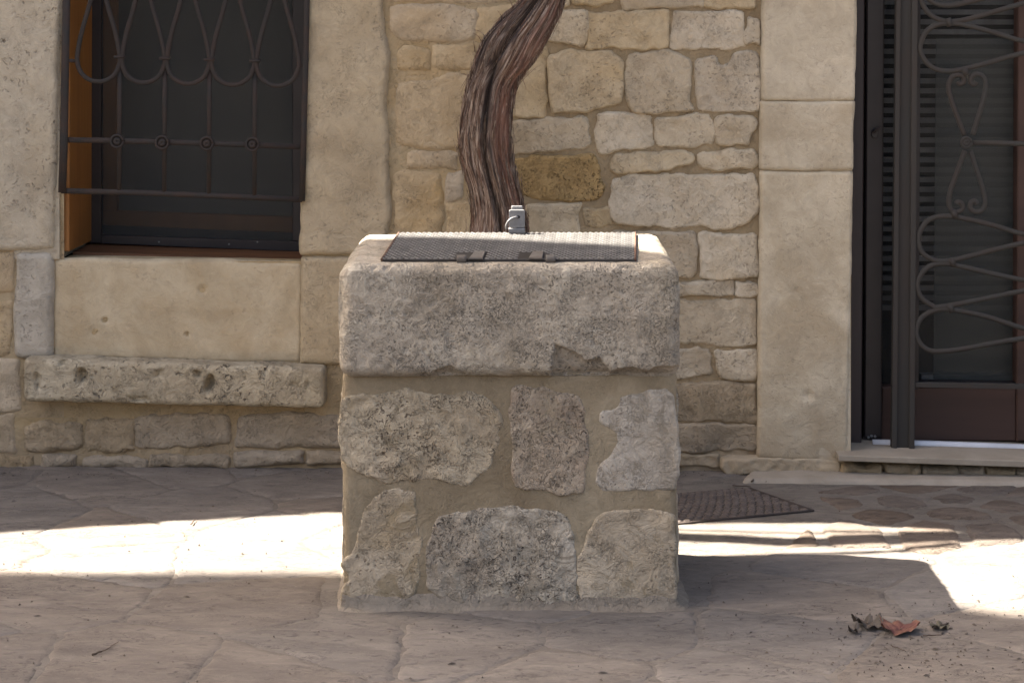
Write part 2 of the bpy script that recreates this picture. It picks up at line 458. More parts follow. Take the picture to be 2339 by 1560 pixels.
def ground_h(x, y):
    P = np.stack([x, y, np.zeros_like(x)], 1)
    return 0.004 * fbm(P, (1.1, 1.6, 1), 2, 5)

def chaikin(P, n=1, q=0.2, rmax=0.014):
    """cut the corners of an outline, never by more than rmax metres"""
    P = np.asarray(P, float)
    for _ in range(n + 1):
        Q = np.roll(P, -1, 0)
        L = np.maximum(np.linalg.norm(Q - P, axis=1, keepdims=True), 1e-9)
        t = np.minimum(q, rmax / L)
        P = np.stack([P * (1 - t) + Q * t, P * t + Q * (1 - t)], 1).reshape(-1, 2)
        rmax *= 0.4
    return P

def resample(P, step):
    out = []
    for a, b in zip(P, np.roll(P, -1, 0)):
        n = max(1, int(np.linalg.norm(b - a) / step))
        for k in range(n):
            out.append(a + (b - a) * k / n)
    return np.array(out)

def sdf(P, poly):
    A, B = poly, np.roll(poly, -1, 0)
    best = np.full(len(P), 1e9)
    near = np.zeros((len(P), 2))
    inside = np.zeros(len(P), bool)
    for a, b in zip(A, B):
        ab = b - a
        L = ab @ ab
        if L < 1e-14: continue
        t = np.clip(((P - a) @ ab) / L, 0, 1)
        q = a + t[:, None] * ab
        d = np.hypot(*(P - q).T)
        m = d < best
        best[m] = d[m]; near[m] = q[m]
        c = (a[1] > P[:, 1]) != (b[1] > P[:, 1])
        if abs(b[1] - a[1]) > 1e-14:
            xi = (b[0] - a[0]) * (P[:, 1] - a[1]) / (b[1] - a[1]) + a[0]
            inside ^= c & (P[:, 0] < xi)
    return np.where(inside, best, -best), near

SEED = [100]
def relief(name, poly, frame, m, parent, face=0.012, edge=-0.010, rad=0.02, step=0.011, rough=0.004, amp=0.004,
           nfreq=14, rnd=1, wobble=None, grow=0.0, low=1.2, floor=.0026, rmax=.011, extra=None, base=None, q=0.2, aniso=(1, 1, 1)):
    """a stone: outline poly (u,v) on a plane, with rounded arrises and a worn, uneven face"""
    SEED[0] += 1
    sd_ = SEED[0]
    P = chaikin(poly, rnd, q, rmax) if rnd else np.asarray(poly, float)
    if grow:
        c0 = P.mean(0)
        e = P - c0
        P = c0 + e * (1 + grow / np.maximum(np.abs(e).max(0), .01))
    P = resample(P, step * 1.2)
    if rough:
        P3 = np.column_stack([P, np.full(len(P), sd_ * 1.7)])
        P = P + np.column_stack([fbm(P3, 28, 2, sd_), fbm(P3, 28, 2, sd_ + 5)]) * rough
        P = P + np.column_stack([fbm(P3, 9, 1, sd_ + 7), fbm(P3, 9, 1, sd_ + 8)]) * min(rough, .004)
    lo, hi = P.min(0) - step, P.max(0) + step
    nu, nv = int((hi[0] - lo[0]) / step) + 2, int((hi[1] - lo[1]) / step) + 2
    gu, gv = lo[0] + np.arange(nu) * step, lo[1] + np.arange(nv) * step
    G = np.stack(np.meshgrid(gu, gv, indexing='ij'), -1).reshape(-1, 2)
    d, near = sdf(G, P)
    ins = (d > 0).reshape(nu, nv)
    cell = ins[:-1, :-1] | ins[1:, :-1] | ins[:-1, 1:] | ins[1:, 1:]
    ci, cj = np.nonzero(cell)
    idx = lambda i, j: i * nv + j
    F = np.stack([idx(ci, cj), idx(ci + 1, cj), idx(ci + 1, cj + 1), idx(ci, cj + 1)], 1)
    G[d <= 0] = near[d <= 0]
    d = np.maximum(d, 0)
    used = np.unique(F)
    remap = np.full(len(G), -1); remap[used] = np.arange(len(used))
    F = remap[F]; G = G[used]; d = d[used]
    t = np.clip(d / rad, 0, 1)
    prof = np.sqrt(1 - (1 - t) ** 2)
    G3 = np.column_stack([G, np.full(len(G), sd_ * 3.1)])
    n = fbm(G3, np.array(aniso) * nfreq, 4, sd_)
    n2 = fbm(G3, 4.5, 2, sd_ + 31)
    rid = (0.35 - np.abs(fbm(G3, np.array(aniso) * nfreq * .8, 2, sd_ + 60))) * 1.2
    w = edge + (face - edge) * prof + (n * amp + n2 * amp * low + rid * amp * .6) * t
    w = np.maximum(w, edge + (floor - edge) * prof)
    if extra is not None:
        w = w + extra(G, d)
    if base is not None:
        w = w + base(G)
    V = frame.world(G, w)
    return add(name, V, F, m, parent)

def box(name, lo, hi, m, parent=None, bev=0.0, smooth=False):
    (x0, y0, z0), (x1, y1, z1) = lo, hi
    if bev <= 0:
        V = [(x, y, z) for x in (x0, x1) for y in (y0, y1) for z in (z0, z1)]
        F = [(0, 1, 3, 2), (4, 6, 7, 5), (0, 4, 5, 1), (2, 3, 7, 6), (0, 2, 6, 4), (1, 5, 7, 3)]
        return add(name, V, F, m, parent, smooth)
    V, F = rbox_mesh(np.array(lo, float), np.array(hi, float), bev, 1e9, seg=2)
    return add(name, V, F, m, parent, True)

def rbox_mesh(lo, hi, r, step, seg=3, disp=None):
    c, h = (lo + hi) / 2, (hi - lo) / 2
    r = min(r, h.min() * 0.98)
    def ticks(hh):
        inner = hh - r
        n = max(1, int(2 * inner / step)) if step < 1e8 else 1
        mid = np.linspace(-inner, inner, n + 1)
        k = max(seg, int(r * 1.57 / step) if step < 1e8 else seg)
        a = np.tan(np.linspace(0, math.pi / 4, k + 1)[1:]) * r
        return np.concatenate([-(inner + a)[::-1], mid, inner + a])
    T = [ticks(x) for x in h]
    Vs, Fs, off = [], [], 0
    for ax in range(3):
        a, b = [(1, 2), (2, 0), (0, 1)][ax]
        ta, tb = T[a], T[b]
        A, B = np.meshgrid(ta, tb, indexing='ij')
        for sgn in (-1, 1):
            P = np.zeros((A.size, 3))
            P[:, a] = A.ravel(); P[:, b] = B.ravel(); P[:, ax] = sgn * h[ax]
            i, j = np.meshgrid(np.arange(len(ta) - 1), np.arange(len(tb) - 1), indexing='ij')
            i, j = i.ravel(), j.ravel(); n = len(tb)
            f = np.stack([i * n + j, (i + 1) * n + j, (i + 1) * n + j + 1, i * n + j + 1], 1)
            if sgn < 0: f = f[:, ::-1]
            Vs.append(P); Fs.append(f + off); off += len(P)
    P = np.concatenate(Vs); F = np.concatenate(Fs)
    key = np.round(P * 1e5).astype(np.int64)
    _, first, inv = np.unique(key, axis=0, return_index=True, return_inverse=True)
    P = P[first]; F = inv.reshape(-1)[F]
    Q = np.clip(P, -(h - r), h - r)
    D = P - Q
    L = np.linalg.norm(D, axis=1, keepdims=True)
    D = D / np.maximum(L, 1e-9)
    P = Q + D * r + c
    if disp is not None:
        P = P + disp(P, D)
    return P, F

def obox(name, frame, u0, u1, v0, v1, w0, w1, m, parent, bev=0.0):
    """box in a frame; u/v ranges may be (bottom, top) / (left, right) pairs to follow slanted lines"""
    if not isinstance(u0, tuple): u0 = (u0, u0)
    if not isinstance(u1, tuple): u1 = (u1, u1)
    if not isinstance(v0, tuple): v0 = (v0, v0)
    if not isinstance(v1, tuple): v1 = (v1, v1)
    uv = [(u0[0], v0[0]), (u1[0], v0[1]), (u1[1], v1[1]), (u0[1], v1[0])]
    return prism(name, frame, uv, w0, w1, m, parent, bev)

def prism(name, frame, uv, w0, w1, m, parent, bev=0.0):
    uv = np.array(uv, float)
    n = len(uv)
    c = uv.mean(0)
    if bev > 0:
        e = np.diff(np.vstack([uv, uv[:1]]), axis=0)
        # inset front ring towards centre
        ins = []
        for i in range(n):
            a, p, q = uv[i], uv[i - 1], uv[(i + 1) % n]
            d1 = (p - a) / max(1e-9, np.linalg.norm(p - a)); d2 = (q - a) / max(1e-9, np.linalg.norm(q - a))
            ins.append(a + (d1 + d2) * bev)
        ins = np.array(ins)
        V = np.vstack([frame.world(uv, w0), frame.world(uv, w1 - bev), frame.world(ins, w1)])
        rings = 3
    else:
        V = np.vstack([frame.world(uv, w0), frame.world(uv, w1)])
        rings = 2
    F = [tuple(range(n))[::-1], tuple(range((rings - 1) * n, rings * n))]
    for r in range(rings - 1):
        for i in range(n):
            j = (i + 1) % n
            F.append((r * n + i, r * n + j, (r + 1) * n + j, (r + 1) * n + i))
    return add(name, V, F, m, parent, False)

def pxprism(name, frame, pts, off_back, off_front, m, parent, bev=0.0):
    """prism whose front outline falls on the given photo pixels"""
    uv = frame.px(pts, off_front)
    if sum((uv[i - 1][0] * uv[i][1] - uv[i][0] * uv[i - 1][1]) for i in range(len(uv))) < 0:
        uv = uv[::-1]
    return prism(name, frame, uv, off_back, off_front, m, parent, bev)

def pxrect(a, b, c, d):
    return [(a, b), (c, b), (c, d), (a, d)]

def smooth_path(P, n=6):
    P = [np.array(p, float) for p in P]
    P = [2 * P[0] - P[1]] + P + [2 * P[-1] - P[-2]]
    out = []
    for i in range(1, len(P) - 2):
        for k in range(n):
            t = k / n
            a, b, c, d = P[i - 1], P[i], P[i + 1], P[i + 2]
            out.append(0.5 * ((2 * b) + (c - a) * t + (2 * a - 5 * b + 4 * c - d) * t * t + (3 * b - a - 3 * c + d) * t ** 3))
    out.append(P[-2])
    return np.array(out)

def bar_mesh(path, hw, hd, W, taper=None, k=8, flat=True):
    """a bar swept along path (N,3): half width hw in plane, half depth hd along W"""
    path = np.asarray(path, float)
    n = len(path)
    T = np.gradient(path, axis=0)
    T /= np.maximum(np.linalg.norm(T, axis=1, keepdims=True), 1e-9)
    S = np.cross(T, W); S /= np.maximum(np.linalg.norm(S, axis=1, keepdims=True), 1e-9)
    D = np.cross(S, T)
    ang = np.linspace(0, 2 * math.pi, k, endpoint=False) + (math.pi / k)
    p = 4 if flat else 2
    rr = 1 / (np.abs(np.cos(ang)) ** p + np.abs(np.sin(ang)) ** p) ** (1 / p)
    ca, sa = np.cos(ang) * rr, np.sin(ang) * rr
    s = np.ones(n) if taper is None else np.asarray(taper)
    V = path[:, None] + S[:, None] * (ca[None, :, None] * hw * s[:, None, None]) + D[:, None] * (sa[None, :, None] * hd * s[:, None, None])
    V = V.reshape(-1, 3)
    F = []
    for i in range(n - 1):
        for j in range(k):
            F.append((i * k + j, i * k + (j + 1) % k, (i + 1) * k + (j + 1) % k, (i + 1) * k + j))
    F.append(tuple(range(k))[::-1]); F.append(tuple((n - 1) * k + j for j in range(k)))
    return V, F

def join(parts):
    V, F, o = [], [], 0
    for v, f in parts:
        V.append(np.asarray(v)); F += [tuple(int(i) + o for i in t) for t in f]; o += len(v)
    return np.concatenate(V), F

# ------------------------------------------------------------ ground
ground = add('ground', [(-400, -400, -0.05), (400, -400, -0.05), (400, 400, -0.05), (-400, 400, -0.05)], [(0, 1, 2, 3)],
             M['paving_joint'], None, False)
tag(ground, kind='structure')

PX0, PX1, PY0, PY1 = -3.6, 3.6, 2.6, 6.3
def ground_pt(px, py):
    Y = FPX * HC / py
    return np.array(((px - CX) / FPX * Y, Y))

pave = thing('pavement', (0, 4.8, 0), kind='structure')
def grid_ground(x0, x1, y0, y1, step):
    gx, gy = np.arange(x0, x1 + step, step), np.arange(y0, y1 + step, step)
    X, Y = np.meshgrid(gx, gy, indexing='ij')
    x, y = X.ravel(), Y.ravel()
    P = np.stack([x, y, 0 * x], 1)
    z = ground_h(x, y) + 0.0022 * fbm(P, (9, 16, 1), 4, 3) + 0.0012 * fbm(P, (35, 60, 1), 2, 9)
    nx, ny = len(gx), len(gy)
    i, j = np.meshgrid(np.arange(nx - 1), np.arange(ny - 1), indexing='ij')
    i, j = i.ravel(), j.ravel()
    F = np.stack([i * ny + j, (i + 1) * ny + j, (i + 1) * ny + j + 1, i * ny + j + 1], 1)
    return np.stack([x, y, z], 1), F
V, F = grid_ground(PX0, PX1, PY0, PY1, 0.012)
pm_ = add('joint_mortar', V, F, M['paving_joint'], pave)

# paving stones as Voronoi cells: big worn flags in front, small dark setts towards the door
def clip_poly(P, a, nrm):
    out = []
    n = len(P)
    for i in range(n):
        p, q = P[i], P[(i + 1) % n]
        dp, dq = (p - a) @ nrm, (q - a) @ nrm
        if dp <= 0: out.append(p)
        if dp * dq < 0:
            out.append(p + (q - p) * (dp / (dp - dq)))
    return out
seeds = []
r1 = random.Random(5)
small = [(1913, 1152), (2058, 1149), (2193, 1174), (2010, 1180), (2292, 1156), (2180, 1139), (1938, 1121), (2105, 1118), (2230, 1122),
         (2330, 1126), (1845, 1180), (1790, 1108), (2130, 1208), (2260, 1212), (2380, 1190), (1930, 1204), (2400, 1145), (2480, 1170),
         (2500, 1130), (2420, 1215), (1790, 1204), (1690, 1206)]
for s_ in small:
    seeds.append((ground_pt(*s_), 1))
yy = 2.75
while yy < 6.2:
    xx = PX0 + r1.uniform(0, 0.4)
    w_ = 0.36 + 0.06 * math.sin(yy * 5)
    while xx < PX1:
        p = np.array((xx + r1.uniform(-.12, .12), yy + r1.uniform(-.09, .09)))
        if min(np.hypot(*(p - s_[0])) for s_ in seeds) > 0.20 and not (p[0] > 0.72 and p[0] < 1.75 and p[1] > 5.08):
            seeds.append((p, 0))
        xx += w_ * r1.uniform(0.75, 1.35)
    yy += 0.27
GF = Frame((0, 0, 0), (1, 0, 0), (0, 1, 0))
gbase = lambda G: ground_h(G[:, 0], G[:, 1])
drain_poly = np.array([ground_pt(*p) for p in [(1400, 1142), (1712, 1117), (1857, 1168), (1440, 1208)]])
strip_y0 = 6300 / 1108
for i, (s_, kind_) in enumerate(seeds):
    P = [np.array(p) for p in [(PX0 + .1, PY0 + .1), (PX1 - .1, PY0 + .1), (PX1 - .1, 6.1), (PX0 + .1, 6.1)]]
    for j, (t_, _) in enumerate(seeds):
        if i == j: continue
        dvec = t_ - s_
        L = np.hypot(*dvec)
        if L > 1.6: continue
        P = clip_poly(P, (s_ + t_) / 2, dvec / L)
        if len(P) < 3: break
    if len(P) < 3: continue
    P = np.array(P)
    c = P.mean(0)
    ctr = c
    gap = 0.015 if kind_ else 0.0015
    Q = []
    for p in P:
        d_ = c - p
        L = np.hypot(*d_)
        Q.append(p + d_ / L * gap * 1.4)
    Q = np.array(Q)
    if kind_ == 0 and abs(c[0]) < .42 and 4.6 < c[1] < 5.05: continue
    # leave room for the drain cover and the cement strip by the door
    dd, _ = sdf(np.vstack([Q, [c]]), drain_poly)
    if (dd > -0.02).any(): 
        Q2 = [q for q, z_ in zip(Q, dd[:-1]) if z_ < -0.02]
        if len(Q2) < 3 or dd[-1] > 0: continue
        Q = np.array(Q2)
    if c[0] > 0.9 and Q[:, 1].max() > strip_y0:
        Q[:, 1] = np.minimum(Q[:, 1], strip_y0 - 0.01)
    if c[1] < 3.7 or abs(c[0]) > 2.2 or c[1] > 5.92:
        st = 0.03
    else:
        st = 0.012
    if np.ptp(Q[:, 0]) < .05 or np.ptp(Q[:, 1]) < .05: continue
    relief('paving_stone', Q, GF, M['paving_dark'] if kind_ else M['paving'], pave, face=0.0034 if kind_ else 0.0020, edge=-0.0018,
           rad=0.014, step=st, rough=0.008 if kind_ else .012, amp=0.0026, nfreq=17, rnd=2, base=gbase, aniso=(0.5, 1.4, 1))

# cement strip along the foot of the house by the door
P = np.array([ground_pt(*p) for p in [(1690, 1106), (1722, 1079), (2700, 1088), (2700, 1114), (2339, 1111)]])
relief('cement_strip', P, GF, M['marble'], pave, face=0.012, edge=-0.004, rad=0.012, step=0.012, rough=0.004, amp=0.002, base=gbase)

# ------------------------------------------------------------ the house
house = thing('stone_house', (0, WALL_Y + 1.5, 0),
              'old pale limestone house with barred window, patched rubble wall and iron-gated glass door', 'house')
def WP(pts, off=0.0): return WALL.px(pts, off)
EAVE = 2.7

def mortar_w(G):
    G3 = np.column_stack([G, np.zeros(len(G))])
    return 0.005 * fbm(G3, 9, 4, 77) + 0.004 * fbm(G3, 2.5, 2, 78) - 0.010 * np.clip(1 - G[:, 1] / .16, 0, 1) * np.abs(fbm(G3, 26, 3, 79))

def mortar_panel(name, u0, u1, v0, v1, m, step=0.02, amp=0.004, w0=0.0, ragged=None):
    gu = np.linspace(u0, u1, max(2, int((u1 - u0) / step) + 1))
    gv = np.linspace(v0, v1, max(2, int((v1 - v0) / step) + 1))
    U_, V_ = np.meshgrid(gu, gv, indexing='ij')
    G = np.stack([U_.ravel(), V_.ravel()], 1)
    G3 = np.column_stack([G, np.zeros(len(G))])
    w = w0 + mortar_w(G)
    # run the rim back into the wall so the panel has thickness
    nu, nv = len(gu), len(gv)
    i, j = np.meshgrid(np.arange(nu - 1), np.arange(nv - 1), indexing='ij')
    i, j = i.ravel(), j.ravel()
    F = np.stack([i * nv + j, (i + 1) * nv + j, (i + 1) * nv + j + 1, i * nv + j + 1], 1)
    return add(name, WALL.world(G, w), F, m, house)

u_px = lambda x, y=400, off=0: float(WP([(x, y)], off)[0][0])
v_px = lambda y, x=1169, off=0: float(WP([(x, y)], off)[0][1])
UL, UR = -5.0, 5.0
UW0, UW1 = u_px(146, 300), u_px(697, 300)        # window opening
VW0, VW1 = v_px(596, 420), 1.70
UD0, UD1 = u_px(1944, 500), u_px(2339) + 0.42    # door opening
VD0, VD1 = v_px(1052, 2100), 2.15
USM = u_px(1185)
VB = v_px(955, 300)
mortar_panel('mortar', UL, UW0, VB, EAVE, M['smear_mortar'])
mortar_panel('mortar', UW0, UW1, VB, VW0, M['smear_mortar'])
mortar_panel('mortar', UW0, UW1, VW1, EAVE, M['smear_mortar'])
mortar_panel('mortar', UW1, USM, VB, EAVE, M['smear_mortar'])
mortar_panel('mortar', UL, USM, -0.04, VB, M['smear_mortar'], step=.012)
mortar_panel('mortar', USM, UD0, -0.04, EAVE, M['wall_mortar'], step=.014)
mortar_panel('mortar', UD0, UD1, VD1, EAVE, M['wall_mortar'])
mortar_panel('mortar', UD1, UR, -0.04, EAVE, M['wall_mortar'])

def wall_stone(pts, m='wall_stone', name='wall_stone', **kw):
    k = dict(face=0.0075, edge=-0.006, rad=0.0055, step=0.0052, rough=0.0095, amp=0.0075, grow=.0085, rmax=.008)
    k.update(kw)
    return relief(name, WP(pts), WALL, M[m], house, base=mortar_w, **k)

def R(x0, y0, x1, y1, j=4, rs=random.Random(3)):
    """roughly rectangular outline with irregular corners"""
    mx, my = (x0 + x1) / 2, (y0 + y1) / 2
    e = lambda: rs.uniform(-j, j)
    return [(x0 + e(), y0 + e()), (mx + e() * 3, y0 + e()), (x1 + e(), y0 + e()), (x1 + e(), my + e()),
            (x1 + e(), y1 + e()), (mx + e() * 3, y1 + e()), (x0 + e(), y1 + e()), (x0 + e(), my + e())]

right = [
    R(1309, -90, 1406, 10), R(1420, -90, 1603, 17), R(1611, -80, 1722, 16), R(1180, -80, 1296, 8),
    R(1190, 22, 1337, 99), R(1344, 27, 1525, 109), R(1537, 29, 1697, 109), R(1706, 48, 1734, 101, 2),
    R(1150, 115, 1246, 266), 
    [(1252, 130), (1290, 119), (1345, 120), (1405, 124), (1421, 140), (1420, 232), (1390, 244), (1330, 252), (1262, 256), (1256, 190)],
    [(1434, 128), (1500, 119), (1562, 121), (1573, 150), (1580, 200), (1580, 248), (1540, 256), (1450, 258), (1434, 230), (1430, 180)],
    [(1590, 138), (1622, 124), (1638, 128), (1648, 152), (1665, 148), (1676, 124), (1730, 122), (1733, 180), (1732, 253), (1660, 254), (1598, 250), (1588, 210)],
    [(1150, 282), (1240, 276), (1334, 271), (1340, 296), (1351, 322), (1345, 336), (1250, 347), (1150, 352)],
    [(1362, 262), (1420, 264), (1488, 270), (1490, 328), (1466, 338), (1420, 344), (1376, 350), (1364, 330), (1359, 300)],
    [(1500, 272), (1560, 270), (1612, 266), (1620, 280), (1630, 296), (1628, 328), (1560, 334), (1510, 332), (1500, 318)],
    [(1638, 270), (1680, 266), (1716, 268), (1726, 296), (1714, 310), (1712, 327), (1660, 330), (1638, 324)],
    [(1400, 358), (1460, 352), (1578, 350), (1583, 372), (1572, 378), (1500, 386), (1400, 390)],
    [(1592, 352), (1640, 345), (1718, 342), (1725, 360), (1724, 379), (1660, 387), (1606, 384), (1592, 368)],
    [(1398, 414), (1450, 403), (1560, 402), (1712, 402), (1728, 420), (1729, 490), (1700, 510), (1640, 518), (1520, 514), (1408, 510), (1396, 470)],
    R(1335, 480, 1392, 513, 2), R(1205, 470, 1322, 534, 3), R(1400, 532, 1584, 628), R(1600, 534, 1728, 633),
    R(1480, 644, 1671, 673), R(1684, 648, 1727, 675, 3),
    [(1440, 690), (1560, 688), (1640, 689), (1727, 686), (1728, 740), (1727, 784), (1650, 787), (1600, 779), (1440, 776)],
    [(1480, 800), (1560, 798), (1606, 797), (1623, 818), (1622, 855), (1560, 862), (1480, 866)],
    [(1640, 806), (1665, 801), (1728, 800), (1728, 862), (1690, 864), (1640, 858), (1633, 830)],
    R(1440, 880, 1726, 958, 5), R(1440, 973, 1728, 1027, 4),
]
for p in right:
    lowv = p[0][1] > 860
    wall_stone(p, 'low_stone' if lowv else 'wall_stone', rnd=1)
wall_stone([(1178, 366), (1250, 358), (1355, 356), (1366, 372), (1370, 400), (1382, 430), (1372, 450), (1330, 458), (1250, 452), (1190, 448)],
           'yellow_stone', amp=0.006)
wall_stone(R(1460, 1038, 1640, 1063, 3), 'low_stone')

# behind the well-head and beyond the frame: coursed filler
def filler(x0, x1, y0, y1, hmin=60, hmax=110, m='wall_stone', seed=1, **kw):
    rs = random.Random(seed)
    y = y0
    while y < y1 - 30:
        h = min(rs.uniform(hmin, hmax), y1 - y)
        if y1 - y - h < 40: h = y1 - y
        x = x0
        while x < x1 - 20:
            w = min(rs.uniform(80, 210), x1 - x)
            if x1 - x - w < 60: w = x1 - x
            wall_stone(R(x + 5, y + 5, x + w - 5, y + h - 6, 4, rs), m, **kw)
            x += w
        y += h
filler(1010, 1390, 545, 1050, seed=2, step=.012)
filler(780, 1005, 840, 950, seed=3, m='smear_stone', step=.012)
filler(2760, 3400, -160, 1040, seed=4, step=.03)
filler(-900, -130, -160, 560, seed=5, m='smear_stone', step=.03)
filler(-900, -70, 575, 1040, seed=6, m='smear_stone', step=.03)

# smeared masonry between the smooth pier and the vine
SM = dict(face=0.005, edge=-0.004, rad=0.018, amp=0.006, step=0.008)
for p in ([(896, 20), (960, 12), (1040, 14), (1088, 30), (1090, 80), (1040, 96), (960, 92), (900, 86)],
          R(916, 113, 978, 156, 4), R(988, 108, 1085, 156, 4),
          [(906, 196), (940, 188), (985, 184), (1030, 168), (1085, 180), (1085, 330), (1000, 340), (935, 334), (904, 320)],
          R(928, 350, 1045, 386, 4), R(902, 396, 1006, 540, 3), R(1018, 394, 1052, 457, 3), R(1024, 466, 1090, 540, 3),
          R(1100, 120, 1150, 300, 4), R(1090, 20, 1180, 96, 4), R(900, -100, 1170, 2, 5)):
    wall_stone(p, 'smear_stone', **SM)
wall_stone(R(902, 552, 1004, 830, 4), 'smear_stone', **SM)

# smooth pier between window and masonry
PIER = dict(face=0.022, edge=-0.02, rad=0.018, amp=0.004, step=0.009, rough=0.004, nfreq=10)
wall_stone([(704, -260), (880, -260), (877, 0), (880, 60), (892, 130), (884, 240), (890, 340), (892, 480), (888, 576), (690, 580), (694, 300), (700, 60)],
           'pier_stone', name='pier_stone', **PIER)
wall_stone([(690, 588), (790, 586), (888, 584), (886, 700), (882, 826), (770, 828), (687, 828), (688, 700)], 'pier_stone', name='pier_stone', **PIER)

# left of the window
LJ = dict(face=0.022, edge=-0.02, rad=0.02, amp=0.0045, step=0.009, rough=0.004, nfreq=12)
wall_stone([(-130, -260), (152, -260), (143, 0), (138, 200), (133, 400), (126, 566), (20, 570), (-130, 566)], 'holey_stone', name='jamb_stone', **LJ)
wall_stone([(40, 580), (80, 577), (120, 580), (121, 700), (118, 812), (60, 816), (36, 808), (34, 700)], 'holey_stone', name='jamb_stone', **LJ)
for p in (R(-110, 580, 30, 668, 4), R(-110, 688, 24, 812, 4), R(-110, 824, 44, 936, 4), R(-110, 950, 32, 1034, 4)):
    wall_stone(p, 'smear_stone', **SM)
# the slab under the window
def panel_extra(G, d):
    w = np.zeros(len(G))
    for (x, y, r, dep) in ((241, 731, .006, .03), (462, 662, .013, .008), (427, 763, .005, .02), (220, 758, .02, .004)):
        c = WP([(x, y)])[0]
        w -= dep * np.exp(-((np.hypot(G[:, 0] - c[0], G[:, 1] - c[1])) / r) ** 4)
    return w
wall_stone([(128, 594), (300, 598), (500, 599), (686, 606), (684, 826), (500, 822), (300, 814), (128, 816)], 'panel_stone', name='window_apron',
           face=0.004, edge=-0.012, rad=0.012, amp=0.003, step=0.006, rough=0.003, extra=panel_extra)
# courses below the ledge
for p in ([(56, 975), (100, 966), (186, 972), (188, 1020), (120, 1028), (60, 1024)], [(198, 962), (306, 962), (305, 1026), (200, 1030)],
          [(314, 954), (420, 950), (522, 950), (527, 1008), (480, 1018), (380, 1024), (316, 1022)],
          [(552, 954), (660, 948), (800, 950), (800, 1016), (620, 1020), (538, 1014), (538, 985)],
          R(812, 954, 990, 1018, 4)):
    wall_stone(p, 'low_stone', face=0.010, amp=0.006, rad=.02)
for p in (R(98, 1040, 172, 1068, 3), R(-60, 1044, 74, 1068, 3), R(190, 1044, 330, 1066, 3), R(345, 1040, 520, 1064, 4),
          R(540, 1036, 690, 1062, 4), R(705, 1036, 800, 1062, 4)):
    wall_stone(p, 'low_stone', face=0.014, amp=0.009, rad=.02, rough=.008)

# projecting ledge stone under the window
LEDGE_OUT = 0.075
def ledge():
    c = WP([(52, 818), (740, 842), (740, 934), (52, 918)], LEDGE_OUT)
    u0, u1 = c[:, 0].min(), c[:, 0].max()
    zt = lambda u: np.interp(u, [u0, u1], [c[0][1], c[1][1]])
    zb = lambda u: np.interp(u, [u0, u1], [c[3][1], c[2][1]])
    zm, hh = 0.0, 1.0
    lo = np.array((u0, -LEDGE_OUT, -0.055)); hi = np.array((u1, 0.06, 0.055))
    holes = [(185, 858, .016, .020, .035, 0), (478, 876, .013, .026, .04, -.35), (450, 852, .012, .009, .02, -.8), (362, 853, .016, .009, .012, 0.6),
             (82, 862, .010, .012, .015, 0), (84, 880, .006, .012, .012, 0), (142, 829, .012, .006, .012, .4), (606, 848, .006, .018, .01, -.2),
             (672, 880, .012, .008, .008, 0), (700, 882, .005, .014, .01, -.3), (320, 912, .03, .008, .010, 0), (560, 865, .006, .006, .008, 0),
             (262, 895, .01, .01, .006, 0), (540, 905, .012, .006, .006, 0)]
    V, F = rbox_mesh(lo, hi, 0.016, 0.0062)
    u = V[:, 0].copy()
    f = (V[:, 2] + 0.055) / 0.11
    z = zb(u) + (zt(u) - zb(u)) * f
    front = np.clip(-V[:, 1] / LEDGE_OUT, 0, 1)
    P = np.column_stack([u, z, V[:, 1]])
    w = -V[:, 1] + 0.004 * fbm(P, 22, 4, 60) + 0.006 * fbm(P, 5, 2, 61)
    for (x, y, ru, rv, dep, tilt) in holes:
        cc = WP([(x, y)], LEDGE_OUT)[0]
        a, b = u - cc[0], z - cc[1]
        a2 = a * math.cos(tilt) + b * math.sin(tilt); b2 = -a * math.sin(tilt) + b * math.cos(tilt)
        rr = np.sqrt((a2 / ru) ** 2 + (b2 / rv) ** 2) + 0.18 * vnoise(P, 90, 9)
        w -= dep * np.exp(-rr ** 6) * (front > .6)
    z = z + 0.005 * fbm(P, 7, 3, 62) * np.where(f > .5, 1, 1)
    W = WALL.world(np.column_stack([u, z]), w)
    return add('ledge_stone', W, F, M['ledge_stone'], house)
ledge()

# door jamb blocks (three courses)
JB = dict(face=0.030, edge=-0.02, rad=0.010, amp=0.0016, step=0.0075, rough=0.0018, nfreq=6, rnd=1, q=0.04)
for p in ([(1746, -260), (1956, -260), (1948, 227), (1741, 227)], [(1740, 233), (1947, 233), (1944, 387), (1738, 386)],
          [(1738, 391), (1943, 392), (1931, 1048), (1731, 1044)]):
    def ex(G, d):
        c = WP([(1842, 898)])[0]
        c2 = WP([(1818, 664)])[0]
        return -.010 * np.exp(-((np.hypot(G[:, 0] - c[0], G[:, 1] - c[1])) / .013) ** 2) - .006 * np.exp(-((np.hypot(G[:, 0] - c2[0], G[:, 1] - c2[1])) / .012) ** 2)
    wall_stone(p, 'jamb_stone', name='door_jamb_stone', extra=ex, **JB)
wall_stone([(2700, -260), (2900, -260), (2890, 1048), (2695, 1048)], 'jamb_stone', name='door_jamb_stone', **dict(JB, step=.02))
